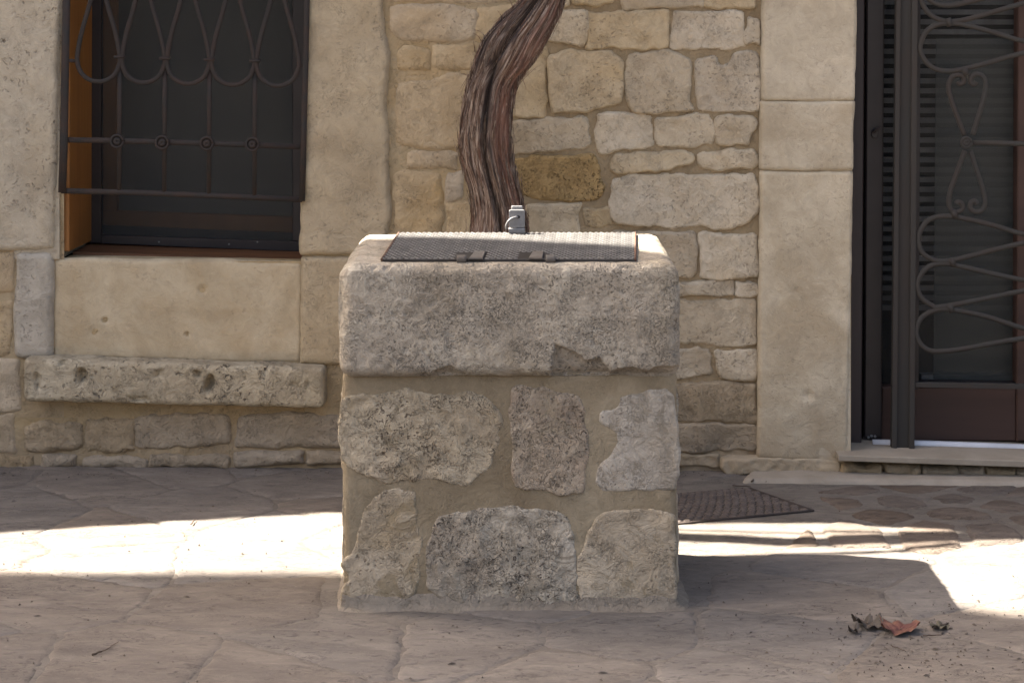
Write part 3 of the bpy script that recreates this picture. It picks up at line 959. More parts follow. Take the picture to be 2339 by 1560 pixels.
# reveals and body of the building (gives the wall its thickness)
def wbox(name, u0, u1, v0, v1, w0, w1, m, bev=0):
    return obox(name, WALL, u0, u1, v0, v1, w0, w1, M[m], house, bev)
wbox('reveal_stone', UD0 - 0.16, UD0 - 0.004, -.02, VD1, -0.42, 0.022, 'jamb_stone')
wbox('reveal_stone', UD1 + 0.004, UD1 + 0.16, -.02, VD1, -0.42, 0.022, 'jamb_stone')
wbox('reveal_stone', UW0 - 0.15, UW0 - 0.012, VW0 + .004, VW1, -0.42, 0.006, 'holey_stone')
wbox('reveal_stone', UW1 + 0.006, UW1 + 0.15, VW0 - .05, VW1, -0.42, 0.006, 'pier_stone')
wbox('window_sill', UW0 - .005, UW1 + .004, VW0 - 0.06, (VW0 + .003, VW0 - .006), -0.099, -0.006, 'panel_stone')
wbox('lintel', UW0 - .15, UW1 + .15, VW1, VW1 + .25, -0.42, -0.006, 'panel_stone')
wbox('lintel', UD0 - .15, UD1 + .15, VD1, VD1 + .3, -0.42, -0.006, 'jamb_stone')
# room shell behind
for a in ((UL, UR, -.1, EAVE, -3.0, -2.9), (UL, UL + .1, -.1, EAVE, -2.9, -.1), (UR - .1, UR, -.1, EAVE, -2.9, -.1),
          (UL + .1, UR - .1, EAVE - .05, EAVE + .0, -2.9, -.05)):
    wbox('inner_wall', *a, 'interior')
wbox('inner_wall', UW1 + .16, UD0 - .17, -.1, EAVE - .06, -0.5, -0.43, 'interior')
wbox('inner_wall', UL + .11, UW0 - .16, -.1, EAVE - .06, -0.5, -0.43, 'interior')
wbox('inner_wall', UW0 - .15, UW1 + .15, -.1, VW0 - .07, -0.5, -0.43, 'interior')

# roof: eave edge with rounded tiles, unseen line shaped to throw the far edge of the sun patch
SX, SY = 0.84, -0.22
eave_gnd = [(-3.2, 5.02), (-1.9, 5.06), (-1.35, 5.185), (-0.468, 5.405), (-.2, 5.40), (0.0, 5.33), (0.446, 5.285), (0.8, 5.29), (1.337, 5.145), (2.2, 5.02), (6.5, 4.95), (9, 4.95)]
ex_ = [p[0] - SX * EAVE for p in eave_gnd]; ey_ = [p[1] - SY * EAVE for p in eave_gnd]
nx = 260
xs = np.linspace(-5.4, 5.2, nx)
yedge = np.interp(xs, ex_, ey_)
Vr = []
for k, (yo, zo) in enumerate(((0, 0), (0, 0.05), (1.6, .65), (3.4, .05), (3.4, 0.0))):
    yb = yedge + yo if k in (0, 1) else np.full(nx, WALL_Y + yo)
    zz = np.full(nx, EAVE + zo) + (0.02 * np.abs(np.sin(xs * math.pi / 0.19)) if k in (1, 2, 3) else 0)
    Vr.append(np.column_stack([xs, yb, zz + 0.004]))
Vr = np.concatenate(Vr)
Fr = []
for k in range(5):
    k2 = (k + 1) % 5
    for i in range(nx - 1):
        Fr.append((k * nx + i, k * nx + i + 1, k2 * nx + i + 1, k2 * nx + i))
add('roof', Vr, Fr, M['roof_tile'], house, False)

# door threshold and the stones below it
TO = 0.085
tf = WALL.px([(1915, 1040), (2339, 1052), (2700, 1063)], TO)
tb = WALL.px([(1915, 1053), (2339, 1068), (2700, 1080)], TO)
u0, u1 = tf[0][0], tf[2][0]
pr = prism('threshold', WALL, [(u0, tb[0][1]), (u1, tb[2][1]), (u1, tf[2][1]), (u0, tf[0][1])], -0.30, TO, M['marble'], house, 0.002)
for p in (R(1915, 1057, 2010, 1074, 2), R(2018, 1059, 2095, 1076, 2), R(2102, 1060, 2178, 1078, 2), R(2185, 1062, 2238, 1078, 2), R(2245, 1063, 2310, 1079, 2),
          R(2318, 1066, 2420, 1083, 2), R(2430, 1068, 2560, 1086, 2)):
    wall_stone(p, 'low_stone', name='base_stone', face=0.055, edge=0.0, rad=0.010, step=.007)
wall_stone([(1648, 1048), (1760, 1046), (1912, 1050), (1912, 1074), (1800, 1076), (1660, 1078), (1646, 1066)], 'jamb_stone', name='plinth_stone',
           face=0.034, edge=0.0, rad=0.006, step=.0045, rough=.005, amp=.004)

# ------------------------------------------------------------ window joinery
win = thing('window', WALL.world([((UW0 + UW1) / 2, VW0)], -0.3)[0]); win.parent = house
win.location = Vector(WORLD[win.name] - WORLD[house.name])
def wpart(name, pts, b, f, m, parent=win, bev=0.0): return pxprism(name, WALL, pts, b, f, M[m], parent, bev)
# orange wood lining on the left reveal: a board running back into the wall
def lining():
    uvf = [float(WP([(158, 573)], -.012)[0][0]), float(WP([(160, 0)], -.012)[0][0])]
    v0 = float(WP([(158, 574)], -.012)[0][1])
    uL = UW0 - .012
    return prism('wood_lining', WALL, [(uL, v0), (uvf[0], v0), (uvf[1], VW1), (uL, VW1)], -0.36, -0.012, M['orange_wood'], win, .002)
lining()
ub = float(WP([(205, 560)], -.28)[0][0])
vsl = float(WP([(205, 562)], -.28)[0][1]); vsr = float(WP([(690, 579)], -.28)[0][1])
prism('wood_sill', WALL, [(UW0, VW0 - .004), (UW1, VW0 - .010), (UW1, vsr + .004), (UW0, vsl + .004)], -0.42, -0.10, M['sill_wood'], win, .002)
SF = dict(b=-.30, f=-.28)
wpart('screen_frame', [(205, -240), (231, -240), (231, 556), (205, 556)], -.305, -.28, 'dark_alu', bev=.002)
wpart('screen_frame', [(231, 537), (720, 554), (720, 577), (231, 557)], -.305, -.28, 'dark_alu', bev=.002)
wpart('screen_frame', [(668, -240), (720, -240), (720, 553), (668, 551)], -.305, -.28, 'dark_alu', bev=.002)
wpart('fly_screen', [(231, -240), (668, -240), (668, 551), (231, 537)], -.296, -.2945, 'screen')
for q in ((363, 553), (523, 558), (588, 553)):
    c = WP([q], -.279)[0]
    a = np.linspace(0, 2 * math.pi, 8, endpoint=False)
    prism('screw', WALL, [(c[0] + .0028 * math.cos(t), c[1] + .0028 * math.sin(t)) for t in a], -.28, -.2775, M['steel'], win)
wpart('casement', [(226, -240), (268, -240), (268, 487), (226, 480)], -.40, -.36, 'orange_wood', bev=.003)
wpart('casement', [(226, 480), (700, 497), (700, 534), (226, 514)], -.40, -.36, 'orange_wood', bev=.003)
wpart('glass_pane', [(268, -240), (700, -240), (700, 497), (268, 482)], -.385, -.38, 'pane')
wpart('casement_foot', [(226, 512), (700, 532), (700, 580), (226, 570)], -.42, -.37, 'dark_alu')

# wrought iron window grille
wg = thing('window_grille', WALL.world([((UW0 + UW1) / 2, VW0 + .1)], 0.0)[0]); wg.parent = house
wg.location = Vector(WORLD[wg.name] - WORLD[house.name])
GO = 0.034
def ironbar(name, pts, hw, hd, parent, off, m='iron', sm=0, flat=True, taper=None, k=8):
    uv = WALL.px(pts, off)
    P = WALL.world(uv, off)
    if sm: P = smooth_path(P, sm)
    V, F = bar_mesh(P, hw, hd, WALL.W, k=k, flat=flat, taper=taper)
    return add(name, V, F, M[m], parent, True)
ironbar('post', [(156, -240), (148, 200), (146, 320), (142, 440)], .0115, .006, wg, GO)
ironbar('post', [(704, -240), (700, 60), (694, 300), (690, 460)], .0085, .006, wg, GO)
ironbar('rail', [(148, 320), (270, 322), (480, 328), (694, 336)], .0082, .005, wg, GO - .006)
ironbar('rail', [(140, 436), (300, 440), (480, 447), (690, 456)], .0082, .006, wg, GO - .006)
ironbar('rail', [(152, -220), (700, -210)], .0065, .006, wg, GO - .006)
ctrs = [(273, 323), (376, 326), (478, 328), (582, 330)]
for i, (x, y) in enumerate(ctrs):
    ironbar('bar', [(x + 1, 138 + 3 * i), (x, 240), (x - 1, 440 + 5 * i)], .0066, .0045, wg, GO - .006)
    cx_, cy_ = x - 5, y
    c = WALL.px([(cx_, cy_)], GO)[0]
    parts = []
    a = np.linspace(0, 2 * math.pi, 17)
    for rr, hw in ((.0185, .0045), (.0065, .0065)):
        pth = WALL.world(np.column_stack([c[0] + rr * np.cos(a), c[1] + rr * np.sin(a)]), GO + .004)
        parts.append(bar_mesh(pth, hw, .0055, WALL.W, k=6, flat=False))
    dk = WALL.world(np.column_stack([c[0] + .018 * np.cos(a[:-1]), c[1] + .018 * np.sin(a[:-1])]), GO - .002)
    dk2 = WALL.world([(c[0], c[1])], GO + .004)
    parts.append((np.vstack([dk, dk2]), [(i_, (i_ + 1) % 16, 16) for i_ in range(16)]))
    V, F = join(parts)
    add('rosette', V, F, M['iron'], wg)
    ironbar('collar', [(x - 12, 131 + 3 * i), (x + 12, 131 + 3 * i)], .0045, .0085, wg, GO + .001)
for i in range(5):
    cx_ = 225 + 102.3 * i
    dy = 2.4 * i
    hwl = 48.5
    pts = [(-2, -86), (-18, 0), (-38, 70), (-48, 118), (-49, 145), (-38, 170), (-18, 184), (0, 187), (18, 184), (38, 170), (49, 145), (48, 118), (38, 70), (18, 0), (2, -86)]
    ironbar('teardrop', [(cx_ + a_ * 0.98, b_ + dy) for a_, b_ in pts], .0068, .0050, wg, GO, sm=4)
    ironbar('bar', [(cx_, -84), (cx_, -210)], .0055, .0045, wg, GO - .006)
ironbar('tie', [(150, 139), (176, 140)], .0055, .0045, wg, GO - .003)
ironbar('tie', [(680, 150), (698, 151)], .0055, .0045, wg, GO - .003)

# ------------------------------------------------------------ door and its sliding gate
door = thing('door', WALL.world([((UD0 + UD1) / 2, VD0)], -0.2)[0]); door.parent = house
door.location = Vector(WORLD[door.name] - WORLD[house.name])
def dpart(name, pts, b, f, m, parent=door, bev=0.0): return pxprism(name, WALL, pts, b, f, M[m], parent, bev)
dpart('door_frame', [(1940, -585), (1979, -585), (1968, 1018), (1926, 1014)], -.16, -.09, 'dark_door', bev=.003)
dpart('door_frame', [(1983, -585), (2024, -585), (2014, 1000), (1974, 1000)], -.20, -.125, 'dark_alu', bev=.004)
dpart('door_frame', [(1979, -585), (1984, -585), (1975, 1010), (1967, 1010)], -.22, -.17, 'interior')
dpart('bottom_rail', [(1972, 996), (2014, 997), (2014, 1012), (1972, 1011)], -.20, -.13, 'dark_alu')
dpart('door_stile', [(2100, -585), (2106, -585), (2098, 890), (2090, 890)], -.20, -.15, 'dark_alu')
dpart('door_stile', [(2328, -585), (2395, -585), (2385, 1008), (2322, 1008)], -.20, -.14, 'red_wood', bev=.004)
dpart('bottom_panel', [(2014, 884), (2322, 884), (2322, 1008), (2010, 1006)], -.20, -.15, 'red_wood', bev=.004)
dpart('gasket', [(2090, 872), (2322, 876), (2322, 884), (2090, 883)], -.19, -.145, 'dark_alu')
dpart('board', [(2105, 857), (2320, 854), (2320, 870), (2105, 872)], -.26, -.215, 'grey_board')
dpart('curtain', [(2138, 88), (2328, 88), (2324, 880), (2132, 880)], -.213, -.21, 'curtain')
dpart('curtain', [(2397, -585), (2650, -585), (2650, 1008), (2387, 1008)], -.213, -.21, 'curtain')
slat_proto = None
for k in range(57):
    y = -562 + 22.5 * k - .5
    dpart('slat', [(2012, y), (2480, y + 1), (2480, y + 12.5), (2012, y + 11.5)], -.275, -.262, 'slat')
dpart('glass_pane', [(2014, -585), (2328, -585), (2324, 880), (2010, 880)], -.207, -.204, 'haze_glass')
dpart('dark_board', [(2008, 655), (2480, 655), (2480, 900), (2008, 900)], -.285, -.277, 'interior')
# bolt on the dark stile
c = WALL.px([(1997, 300)], -.12)[0]
hb = WALL.world([(c[0] - .006, c[1] - .004), (c[0] + .014, c[1] + .014)], -.105)
V, F = bar_mesh(hb, .004, .004, WALL.W, k=8, flat=False)
a = np.linspace(0, 2 * math.pi, 12, endpoint=False)
add('door_handle', V, F, M['iron'], door)
prism('handle_rose', WALL, [(c[0] + .009 * math.cos(t), c[1] - .008 + .014 * math.sin(t)) for t in a], -.125, -.112, M['dark_alu'], door, .002)
# white pipe lying along the foot of the door
pth = WALL.world(WALL.px([(1993, 1012), (2120, 1015), (2339, 1023), (2600, 1033)], -.085), -.085)
V, F = bar_mesh(pth, .0115, .0115, WALL.W, k=14, flat=False)
pipe = add('draught_pipe', V, F, M['white_pvc'], None)
tag(pipe, 'long white plastic pipe lying on the marble threshold at the foot of the door', 'pipe')
for q in ((1991, 996), (1999, 997), (1984, 999)):
    c = WALL.px([q], -.12)[0]
    prism('screw', WALL, [(c[0] + .004 * math.cos(t), c[1] + .004 * math.sin(t)) for t in a], -.135, -.12, M['steel'], door, .001)

gate = thing('door_gate', WALL.world([((UD0 + UD1) / 2, VD0)], -0.03)[0]); gate.parent = house
gate.location = Vector(WORLD[gate.name] - WORLD[house.name])
GT = -.03
def gpart(name, pts, b, f, m='gate_iron', bev=0.0015): return pxprism(name, WALL, pts, b, f, M[m], gate, bev)
gpart('gate_post', [(2053, -585), (2063, -585), (2049, 1026), (2037, 1024)], GT - .03, GT)
gpart('gate_post', [(2087, -585), (2101, -585), (2089, 1028), (2077, 1027)], GT - .03, GT)
gpart('post_web', [(2062, -585), (2088, -585), (2078, 1027), (2048, 1025)], GT - .03, GT - .012)
gpart('gate_rail', [(2090, 874), (2339, 878), (2680, 884), (2680, 896), (2339, 889), (2090, 885)], GT - .02, GT - .004)
gpart('gate_post', [(2660, -585), (2690, -585), (2680, 1030), (2650, 1029)], GT - .03, GT)
def scroll(name, pts, hw=.0074, sm=5, off=GT - .006, taper=True):
    return ironbar(name, pts, hw, .0052, gate, off, m='gate_iron', sm=sm)
scroll('scroll', [(2098, -60), (2100, -20), (2110, 15), (2130, 38), (2155, 48), (2185, 49), (2235, 38), (2339, 8), (2440, -15)])
scroll('scroll', [(2440, 110), (2339, 95), (2270, 75), (2205, 58), (2168, 54), (2138, 58), (2115, 74), (2103, 100), (2103, 120), (2115, 142), (2136, 158), (2162, 163), (2192, 160), (2250, 146), (2339, 122), (2440, 112)])
scroll('scroll', [(2440, 545), (2339, 535), (2270, 515), (2205, 500), (2160, 494), (2124, 501), (2104, 524), (2098, 548), (2105, 575), (2128, 592), (2155, 597), (2195, 590), (2339, 555), (2440, 545)])
scroll('scroll', [(2440, 650), (2339, 640), (2200, 610), (2160, 602), (2125, 607), (2102, 630), (2095, 652), (2104, 679), (2128, 697), (2158, 700), (2339, 664), (2440, 650)])
scroll('scroll', [(2440, 768), (2339, 750), (2250, 722), (2170, 707), (2135, 709), (2105, 726), (2093, 755), (2100, 782), (2122, 800), (2152, 802), (2210, 795), (2330, 774), (2440, 768)])
scroll('heart_scroll', [(2188, 187), (2193, 193), (2201, 188), (2201, 178), (2193, 172), (2178, 174), (2169, 186), (2167, 203), (2174, 232), (2187, 268), (2203, 310)], hw=.0072)
scroll('heart_scroll', [(2230, 187), (2225, 193), (2217, 188), (2218, 178), (2228, 170), (2243, 173), (2251, 188), (2251, 206), (2243, 240), (2232, 275), (2222, 308)], hw=.0072)
scroll('heart_scroll', [(2184, 466), (2188, 461), (2197, 465), (2198, 477), (2186, 484), (2173, 480), (2167, 464), (2170, 440), (2180, 410), (2192, 378), (2204, 344)], hw=.0072)
scroll('heart_scroll', [(2232, 466), (2227, 459), (2218, 463), (2216, 476), (2228, 484), (2242, 481), (2250, 464), (2247, 440), (2238, 410), (2228, 380), (2216, 344)], hw=.0072)
scroll('gate_bar', [(2220, 326), (2339, 329), (2450, 332)], sm=0)
for dy_ in (-150, -330):
    scroll('scroll', [(2440, 110 + dy_), (2339, 95 + dy_), (2270, 75 + dy_), (2205, 58 + dy_), (2168, 54 + dy_), (2138, 58 + dy_), (2115, 74 + dy_), (2103, 100 + dy_), (2103, 120 + dy_), (2115, 142 + dy_), (2136, 158 + dy_), (2162, 163 + dy_), (2192, 160 + dy_), (2250, 146 + dy_), (2339, 122 + dy_), (2440, 112 + dy_)])
c = WALL.px([(2207, 326)], GT)[0]
parts = []
a = np.linspace(0, 2 * math.pi, 17)
for rr, hw in ((.0150, .0045), (.0060, .006)):
    parts.append(bar_mesh(WALL.world(np.column_stack([c[0] + rr * np.cos(a), c[1] + rr * np.sin(a)]), GT + .002), hw, .006, WALL.W, k=6, flat=False))
V, F = join(parts)
add('rosette', V, F, M['gate_iron'], gate)
for (x, y) in ((2168, 52), (2205, 165), (2180, 490), (2175, 599), (2172, 704)):
    ironbar('collar', [(x - 3, y - 9), (x + 3, y + 9)], .009, .009, gate, GT - .004, m='gate_iron')

# ------------------------------------------------------------ the well-head
well = thing('well_head', (0, 4.8, 0), 'squat stone well head with one pitted block on a mortared pillar and a steel lid', 'well')
CAPB, CAPT = 0.537, 0.797
lo = np.array((-0.3945, 4.497, CAPB)); hi = np.array((0.3850, 5.093, CAPT))
chip_x = np.array([-.40, -.19, -.17, -.14, -.12, -.105, .085, .10, .135, .17, .20, .225, .245, .28, .31, .35, .39])
chip_y = np.array([880, 862, 842, 834, 848, 880, 880, 788, 800, 822, 820, 852, 845, 838, 846, 838, 840.])
def cap_disp(P, D):
    n = fbm(P, 9, 3, 21) * 0.0045 + fbm(P, 38, 3, 22) * 0.0022 + fbm(P, 3, 2, 29) * .005
    # sparse deep pits
    pit = np.clip(vnoise(P, 75, 23) - 0.35, 0, 1) * np.clip(vnoise(P, 16, 24) + 0.5, 0, 1)
    n -= pit * 0.009
    top = D[:, 2] > .8
    n = np.where(top, n * 0.25, n)
    out = D * n[:, None]
    # spalled lower edge on the front
    zc = HC - np.interp(P[:, 0], chip_x, chip_y) / 1000.0
    fr = np.clip(-D[:, 1] * 1.6, 0, 1)
    jag = 0.006 * fbm(P, 30, 2, 26)
    s = np.clip((zc + jag - P[:, 2]) / 0.004, 0, 1)
    dep = 0.014 + 0.012 * np.clip((zc - P[:, 2]) / 0.05, 0, 1) + .004 * fbm(P, 25, 3, 27)
    out[:, 1] += fr * s * dep
    # left-hand worn corner
    cl = np.clip(1 - (P[:, 0] + .3945) / .045, 0, 1) * np.clip(1 - np.abs(P[:, 2] - .70) / .07, 0, 1)
    out[:, 0] += cl * 0.010 * (D[:, 1] < -.1)
    return out
V, F = rbox_mesh(lo, hi, 0.030, 0.0043, disp=cap_disp)
# sides lean in a little towards the top
f = np.clip((V[:, 2] - (CAPT - .08)) / .08, 0, 1)
V[:, 0] -= np.sign(V[:, 0]) * 0.006 * f ** 2
add('cap_stone', V, F, M['well_cap'], well)
# pillar
PL0, PL1, PF, PB = -0.390, 0.380, 4.528, 4.99
def pil_disp(P, D):
    n = fbm(P, 6, 3, 41) * 0.003 + fbm(P, 2.2, 2, 42) * 0.003 + fbm(P, 30, 2, 43) * .0008
    out = D * n[:, None]
    out[:, 2] = 0
    return out
V, F = rbox_mesh(np.array((PL0, PF, -0.03)), np.array((PL1, PB, CAPB + .012)), 0.020, 0.011, disp=pil_disp)
add('pillar_mortar', V, F, M['well_mortar'], well)
def cw(pts): return [(740 + x / 2.6, 850 + y / 2.6) for x, y in pts]
def pil_w(G):
    P = np.column_stack([G[:, 0], np.full(len(G), PF), G[:, 1]])
    return fbm(P, 6, 3, 41) * 0.003 + fbm(P, 2.2, 2, 42) * 0.003 + fbm(P, 30, 2, 43) * .0008
fs = [
 ('well_stone', [(112, 150), (240, 135), (420, 128), (700, 132), (930, 135), (985, 180), (1045, 290), (1000, 380), (1030, 440), (985, 500), (975, 575), (920, 610), (830, 660), (700, 640), (600, 615), (420, 640), (250, 605), (120, 560), (112, 400)]),
 ('well_stone_red', [(1118, 110), (1180, 88), (1350, 125), (1500, 150), (1545, 210), (1552, 400), (1550, 560), (1545, 700), (1350, 704), (1150, 690), (1120, 610), (1122, 350)]),
 ('well_stone_smooth', [(1770, 150), (1900, 130), (2050, 108), (2078, 300), (2086, 500), (2084, 690), (1900, 690), (1700, 690), (1585, 650), (1650, 560), (1700, 480), (1750, 400), (1690, 345), (1635, 310), (1650, 240), (1740, 240)]),
 ('well_stone_smooth', [(290, 760), (360, 715), (530, 710), (548, 800), (550, 1050), (545, 1290), (500, 1335), (330, 1360), (180, 1385), (125, 1340), (160, 1200), (112, 1160), (180, 1060), (220, 960), (240, 860)]),
 ('well_stone', [(690, 850), (870, 826), (1100, 818), (1390, 826), (1460, 880), (1485, 1000), (1492, 1200), (1500, 1350), (1300, 1385), (1050, 1395), (720, 1390), (665, 1300), (612, 1270), (620, 1050), (655, 930)]),
 ('well_stone_smooth', [(1640, 850), (1740, 828), (1950, 826), (2070, 842), (2080, 1000), (2082, 1370), (1870, 1378), (1700, 1372), (1530, 1340), (1522, 1100), (1560, 960)]),
]
for mname, pts in fs:
    rough_ = mname != 'well_stone_smooth'
    relief('pillar_stone', WELLF.px(cw(pts)), WELLF, M[mname], well, grow=.008, low=.2, floor=.0004, base=pil_w, face=0.0016, edge=-0.0035, rad=0.004, step=0.0040,
           rough=0.011, amp=0.006 if rough_ else 0.004, nfreq=26 if rough_ else 16, rnd=1)
# the other three faces
for fr, span in ((Frame((PL0, 0, 0), (0, -1, 0), (0, 0, 1)), (-PB, -PF)), (Frame((PL1, 0, 0), (0, 1, 0), (0, 0, 1)), (PF, PB)),
                 (Frame((0, PB, 0), (-1, 0, 0), (0, 0, 1)), (-PL1, -PL0))):
    a_, b_ = span
    rs = random.Random(int(a_ * 100))
    for v0, v1 in ((.03, .25), (.29, .50)):
        u = a_ + .03
        while u < b_ - .06:
            w = min(rs.uniform(.14, .28), b_ - .03 - u)
            j = lambda: rs.uniform(-.012, .012)
            P = np.array([(u + j(), v0 + j()), (u + w / 2, v0 + j()), (u + w - .03 + j(), v0 + j()), (u + w - .03 + j(), v1 + j()), (u + w / 2, v1 + j()), (u + j(), v1 + j())])
            if w > .08:
                relief('pillar_stone', P, fr, M[rs.choice(['well_stone', 'well_stone_smooth'])], well, face=.006, edge=-.006, rad=.01, step=.01, rough=.006, amp=.005, nfreq=20)
            u += w + .01
# mortar skirt where the pillar meets the ground
def skirt():
    rings = []
    K = 220
    t = np.linspace(0, 1, K, endpoint=False)
    w_, d_ = PL1 - PL0, PB - PF
    per = 2 * (w_ + d_)
    pts, nrm = [], []
    for q in t * per:
        if q < w_: pts.append((PL0 + q, PF)); nrm.append((0, -1))
        elif q < w_ + d_: pts.append((PL1, PF + q - w_)); nrm.append((1, 0))
        elif q < 2 * w_ + d_: pts.append((PL1 - (q - w_ - d_), PB)); nrm.append((0, 1))
        else: pts.append((PL0, PB - (q - 2 * w_ - d_))); nrm.append((-1, 0))
    pts, nrm = np.array(pts), np.array(nrm, float)
    for _ in range(8): nrm = (np.roll(nrm, 1, 0) + nrm + np.roll(nrm, -1, 0)) / 3
    prof = [(-.01, .050), (.001, .034), (.004, .021), (.008, .010), (.013, .005), (.020, .002), (.030, -.004)]
    for o_, z_ in prof:
        P3 = np.column_stack([pts, np.zeros(K)])
        n = 1 + .45 * fbm(P3, 7, 2, 51)
        p = pts + nrm * (o_ * n if o_ > .005 else o_)[:, None] if o_ > .005 else pts + nrm * o_
        z = z_ + (.004 * fbm(P3, 11, 2, 52) + ground_h(p[:, 0], p[:, 1])) * (1 if o_ > .01 else .5)
        rings.append(np.column_stack([p, z]))
    V = np.concatenate(rings)
    F = [(r * K + i, (r + 1) * K + i, (r + 1) * K + (i + 1) % K, r * K + (i + 1) % K) for r in range(len(prof) - 1) for i in range(K)]
    F = [f[::-1] for f in F]
    add('mortar_skirt', V, F, M['skirt'], well)
skirt()
# steel lid
ZL = 0.803
lid_c = np.array([(-.300, 4.535), (.284, 4.535), (.316, 5.055), (-.290, 5.055)])
HZ = Frame((0, 0, 0), (1, 0, 0), (0, 1, 0))
lid = prism('lid', HZ, lid_c, ZL - .005, ZL, M['plate'], well, .0012)
prism('lid_frame', HZ, (lid_c - lid_c.mean(0)) * .985 + lid_c.mean(0), ZL - .02, ZL - .0055, M['rust'], well)
# rusty rim along lid edges
for a_, b_ in ((0, 3), (1, 2)):
    pth = np.column_stack([np.linspace(lid_c[a_], lid_c[b_], 8), np.full(8, ZL - .0015)])
    V, F = bar_mesh(pth, .0028, .004, np.array((0, 0, 1.)), k=6)
    add('lid_rim', V, F, M['rust'], lid)
Lv, Lf = [], []
nu, nv = 44, 26
for i in range(nu):
    for j in range(nv):
        s, t = (i + .5 + (.25 if j % 2 else -.25)) / nu, (j + .5) / nv
        p = (lid_c[0] * (1 - s) + lid_c[1] * s) * (1 - t) + (lid_c[3] * (1 - s) + lid_c[2] * s) * t
        ang = math.radians(38 if (i + j) % 2 else -38)
        if abs(p[0] + .095) < .035 and p[1] < 4.66: continue
        if abs(p[0] - .05) < .035 and p[1] < 4.66: continue
        ca, sa = math.cos(ang), math.sin(ang)
        o = len(Lv)
        for (a_, b_, z_) in ((-.0072, 0, 0), (0, -.0034, 0), (.0072, 0, 0), (0, .0034, 0), (-.003, 0, .0020), (.003, 0, .0020)):
            Lv.append((p[0] + a_ * ca - b_ * sa, p[1] + a_ * sa + b_ * ca, ZL + .0001 + z_))
        Lf += [(o, o + 1, o + 4), (o + 1, o + 5, o + 4), (o + 1, o + 2, o + 5), (o + 2, o + 3, o + 5), (o + 3, o + 4, o + 5), (o + 3, o, o + 4)]
tread = add('tread_pattern', Lv, Lf, M['lug'], lid, True)
tread['kind'] = 'stuff'
# hinges on the near edge
def hinge(xc, side):
    # xc: centre of strap, side: +1 knuckle to the right, -1 to the left
    h = thing('hinge', (xc, 4.55, ZL)); h.parent = well
    h.location = Vector(WORLD[h.name] - WORLD[well.name])
    prism('hinge_strap', HZ, [(xc - .017, 4.528), (xc + .015, 4.528), (xc + .020, 4.65), (xc - .006, 4.65)], ZL + .0006, ZL + .0048, M['hinge_metal'], h, .0012)
    kx = xc + side * .034
    pth = np.column_stack([np.linspace(kx - .011, kx + .011, 5), np.full(5, 4.532), np.full(5, ZL + .000)])
    V, F = bar_mesh(pth, .012, .0105, np.array((0, 0, 1.)), k=14, flat=False)
    add('hinge_knuckle', V, F, M['hinge_metal'], h)
hinge(-.082, -1)
hinge(.055, 1)
# hasp plate and padlock-like block at the far edge of the lid
hx, hy = 0.0125, 5.035
hasp = thing('hasp', (hx, hy, ZL)); hasp.parent = well
hasp.location = Vector(WORLD[hasp.name] - WORLD[well.name])
V, F = rbox_mesh(np.array((hx - .021, hy - .013, ZL + .0012)), np.array((hx + .021, hy + .012, ZL + .0145)), .0022, 1e9)
add('hasp_plate', V, F, M['steel'], hasp)
V, F = rbox_mesh(np.array((hx - .014, hy + .006, ZL + .014)), np.array((hx + .015, hy + .012, ZL + .070)), .003, 1e9)
add('staple', V, F, M['steel'], hasp)
lk = thing('padlock', (hx, hy, ZL + .018), 'small silvery steel padlock standing upright on the hasp of the well lid', 'padlock')
FX = Frame((0, hy - .006, 0), (1, 0, 0), (0, 0, 1))
def rrect(u0, u1, v0, v1, r, k=4):
    P = []
    for cu, cv, a0 in ((u1 - r, v0 + r, -90), (u1 - r, v1 - r, 0), (u0 + r, v1 - r, 90), (u0 + r, v0 + r, 180)):
        for i in range(k + 1):
            t = math.radians(a0 + 90 * i / k)
            P.append((cu + r * math.cos(t), cv + r * math.sin(t)))
    return P
prism('body', FX, rrect(hx - .020, hx + .0205, ZL + .016, ZL + .0605, .004), -.009, .004, M['steel'], lk, .0012)
a = np.linspace(0, 2 * math.pi, 12, endpoint=False)
prism('keyhole', FX, [(hx + .003 + .0055 * math.cos(t), ZL + .043 + .0042 * math.sin(t)) for t in a], .0035, .0046, M['dark_alu'], lk)
sp = smooth_path([(hx + .002, hy - .010, ZL + .043), (hx - .006, hy - .017, ZL + .0425), (hx - .016, hy - .022, ZL + .039), (hx - .024, hy - .020, ZL + .030), (hx - .0275, hy - .014, ZL + .019), (hx - .0265, hy - .008, ZL + .013)], 5)
V, F = bar_mesh(sp, .0028, .0028, np.array((0, 0.3, 1.)), k=8, flat=False)
add('shackle', V, F, M['steel'], lk)

# ------------------------------------------------------------ the vine trunk
vine = thing('vine', (0.0, 5.66, 0), 'thick twisted old vine trunk with shredding brown bark behind the well head', 'vine')
TY = 5.64
rows = np.array([(-330, 1350, 1450), (-150, 1268, 1372), (-60, 1222, 1322), (0, 1190, 1288), (40, 1148, 1277), (85, 1106, 1252), (120, 1092, 1234), (150, 1084, 1212), (175, 1076, 1190), (200, 1068, 1176),
                 (260, 1056, 1168), (320, 1050, 1164), (370, 1057, 1170), (430, 1075, 1184), (480, 1083, 1197), (530, 1076, 1205), (700, 1062, 1215), (900, 1052, 1226), (1060, 1035, 1245), (1125, 1020, 1262)], float)
gro = np.array([(-330, .38), (-100, .35), (17, .36), (59, .38), (111, .36), (138, .30), (190, .43), (242, .47), (311, .50), (356, .47), (408, .46), (467, .49), (519, .54), (1125, .5)])
gro2 = np.array([(-330, .62), (17, .62), (59, .66), (111, .6), (200, .72), (300, .8), (400, .76), (520, .70), (1125, .7)])
ny_, na = 620, 220
Ys = np.linspace(-330, 1125, ny_)
xl, xr = np.interp(Ys, rows[:, 0], rows[:, 1]), np.interp(Ys, rows[:, 0], rows[:, 2])
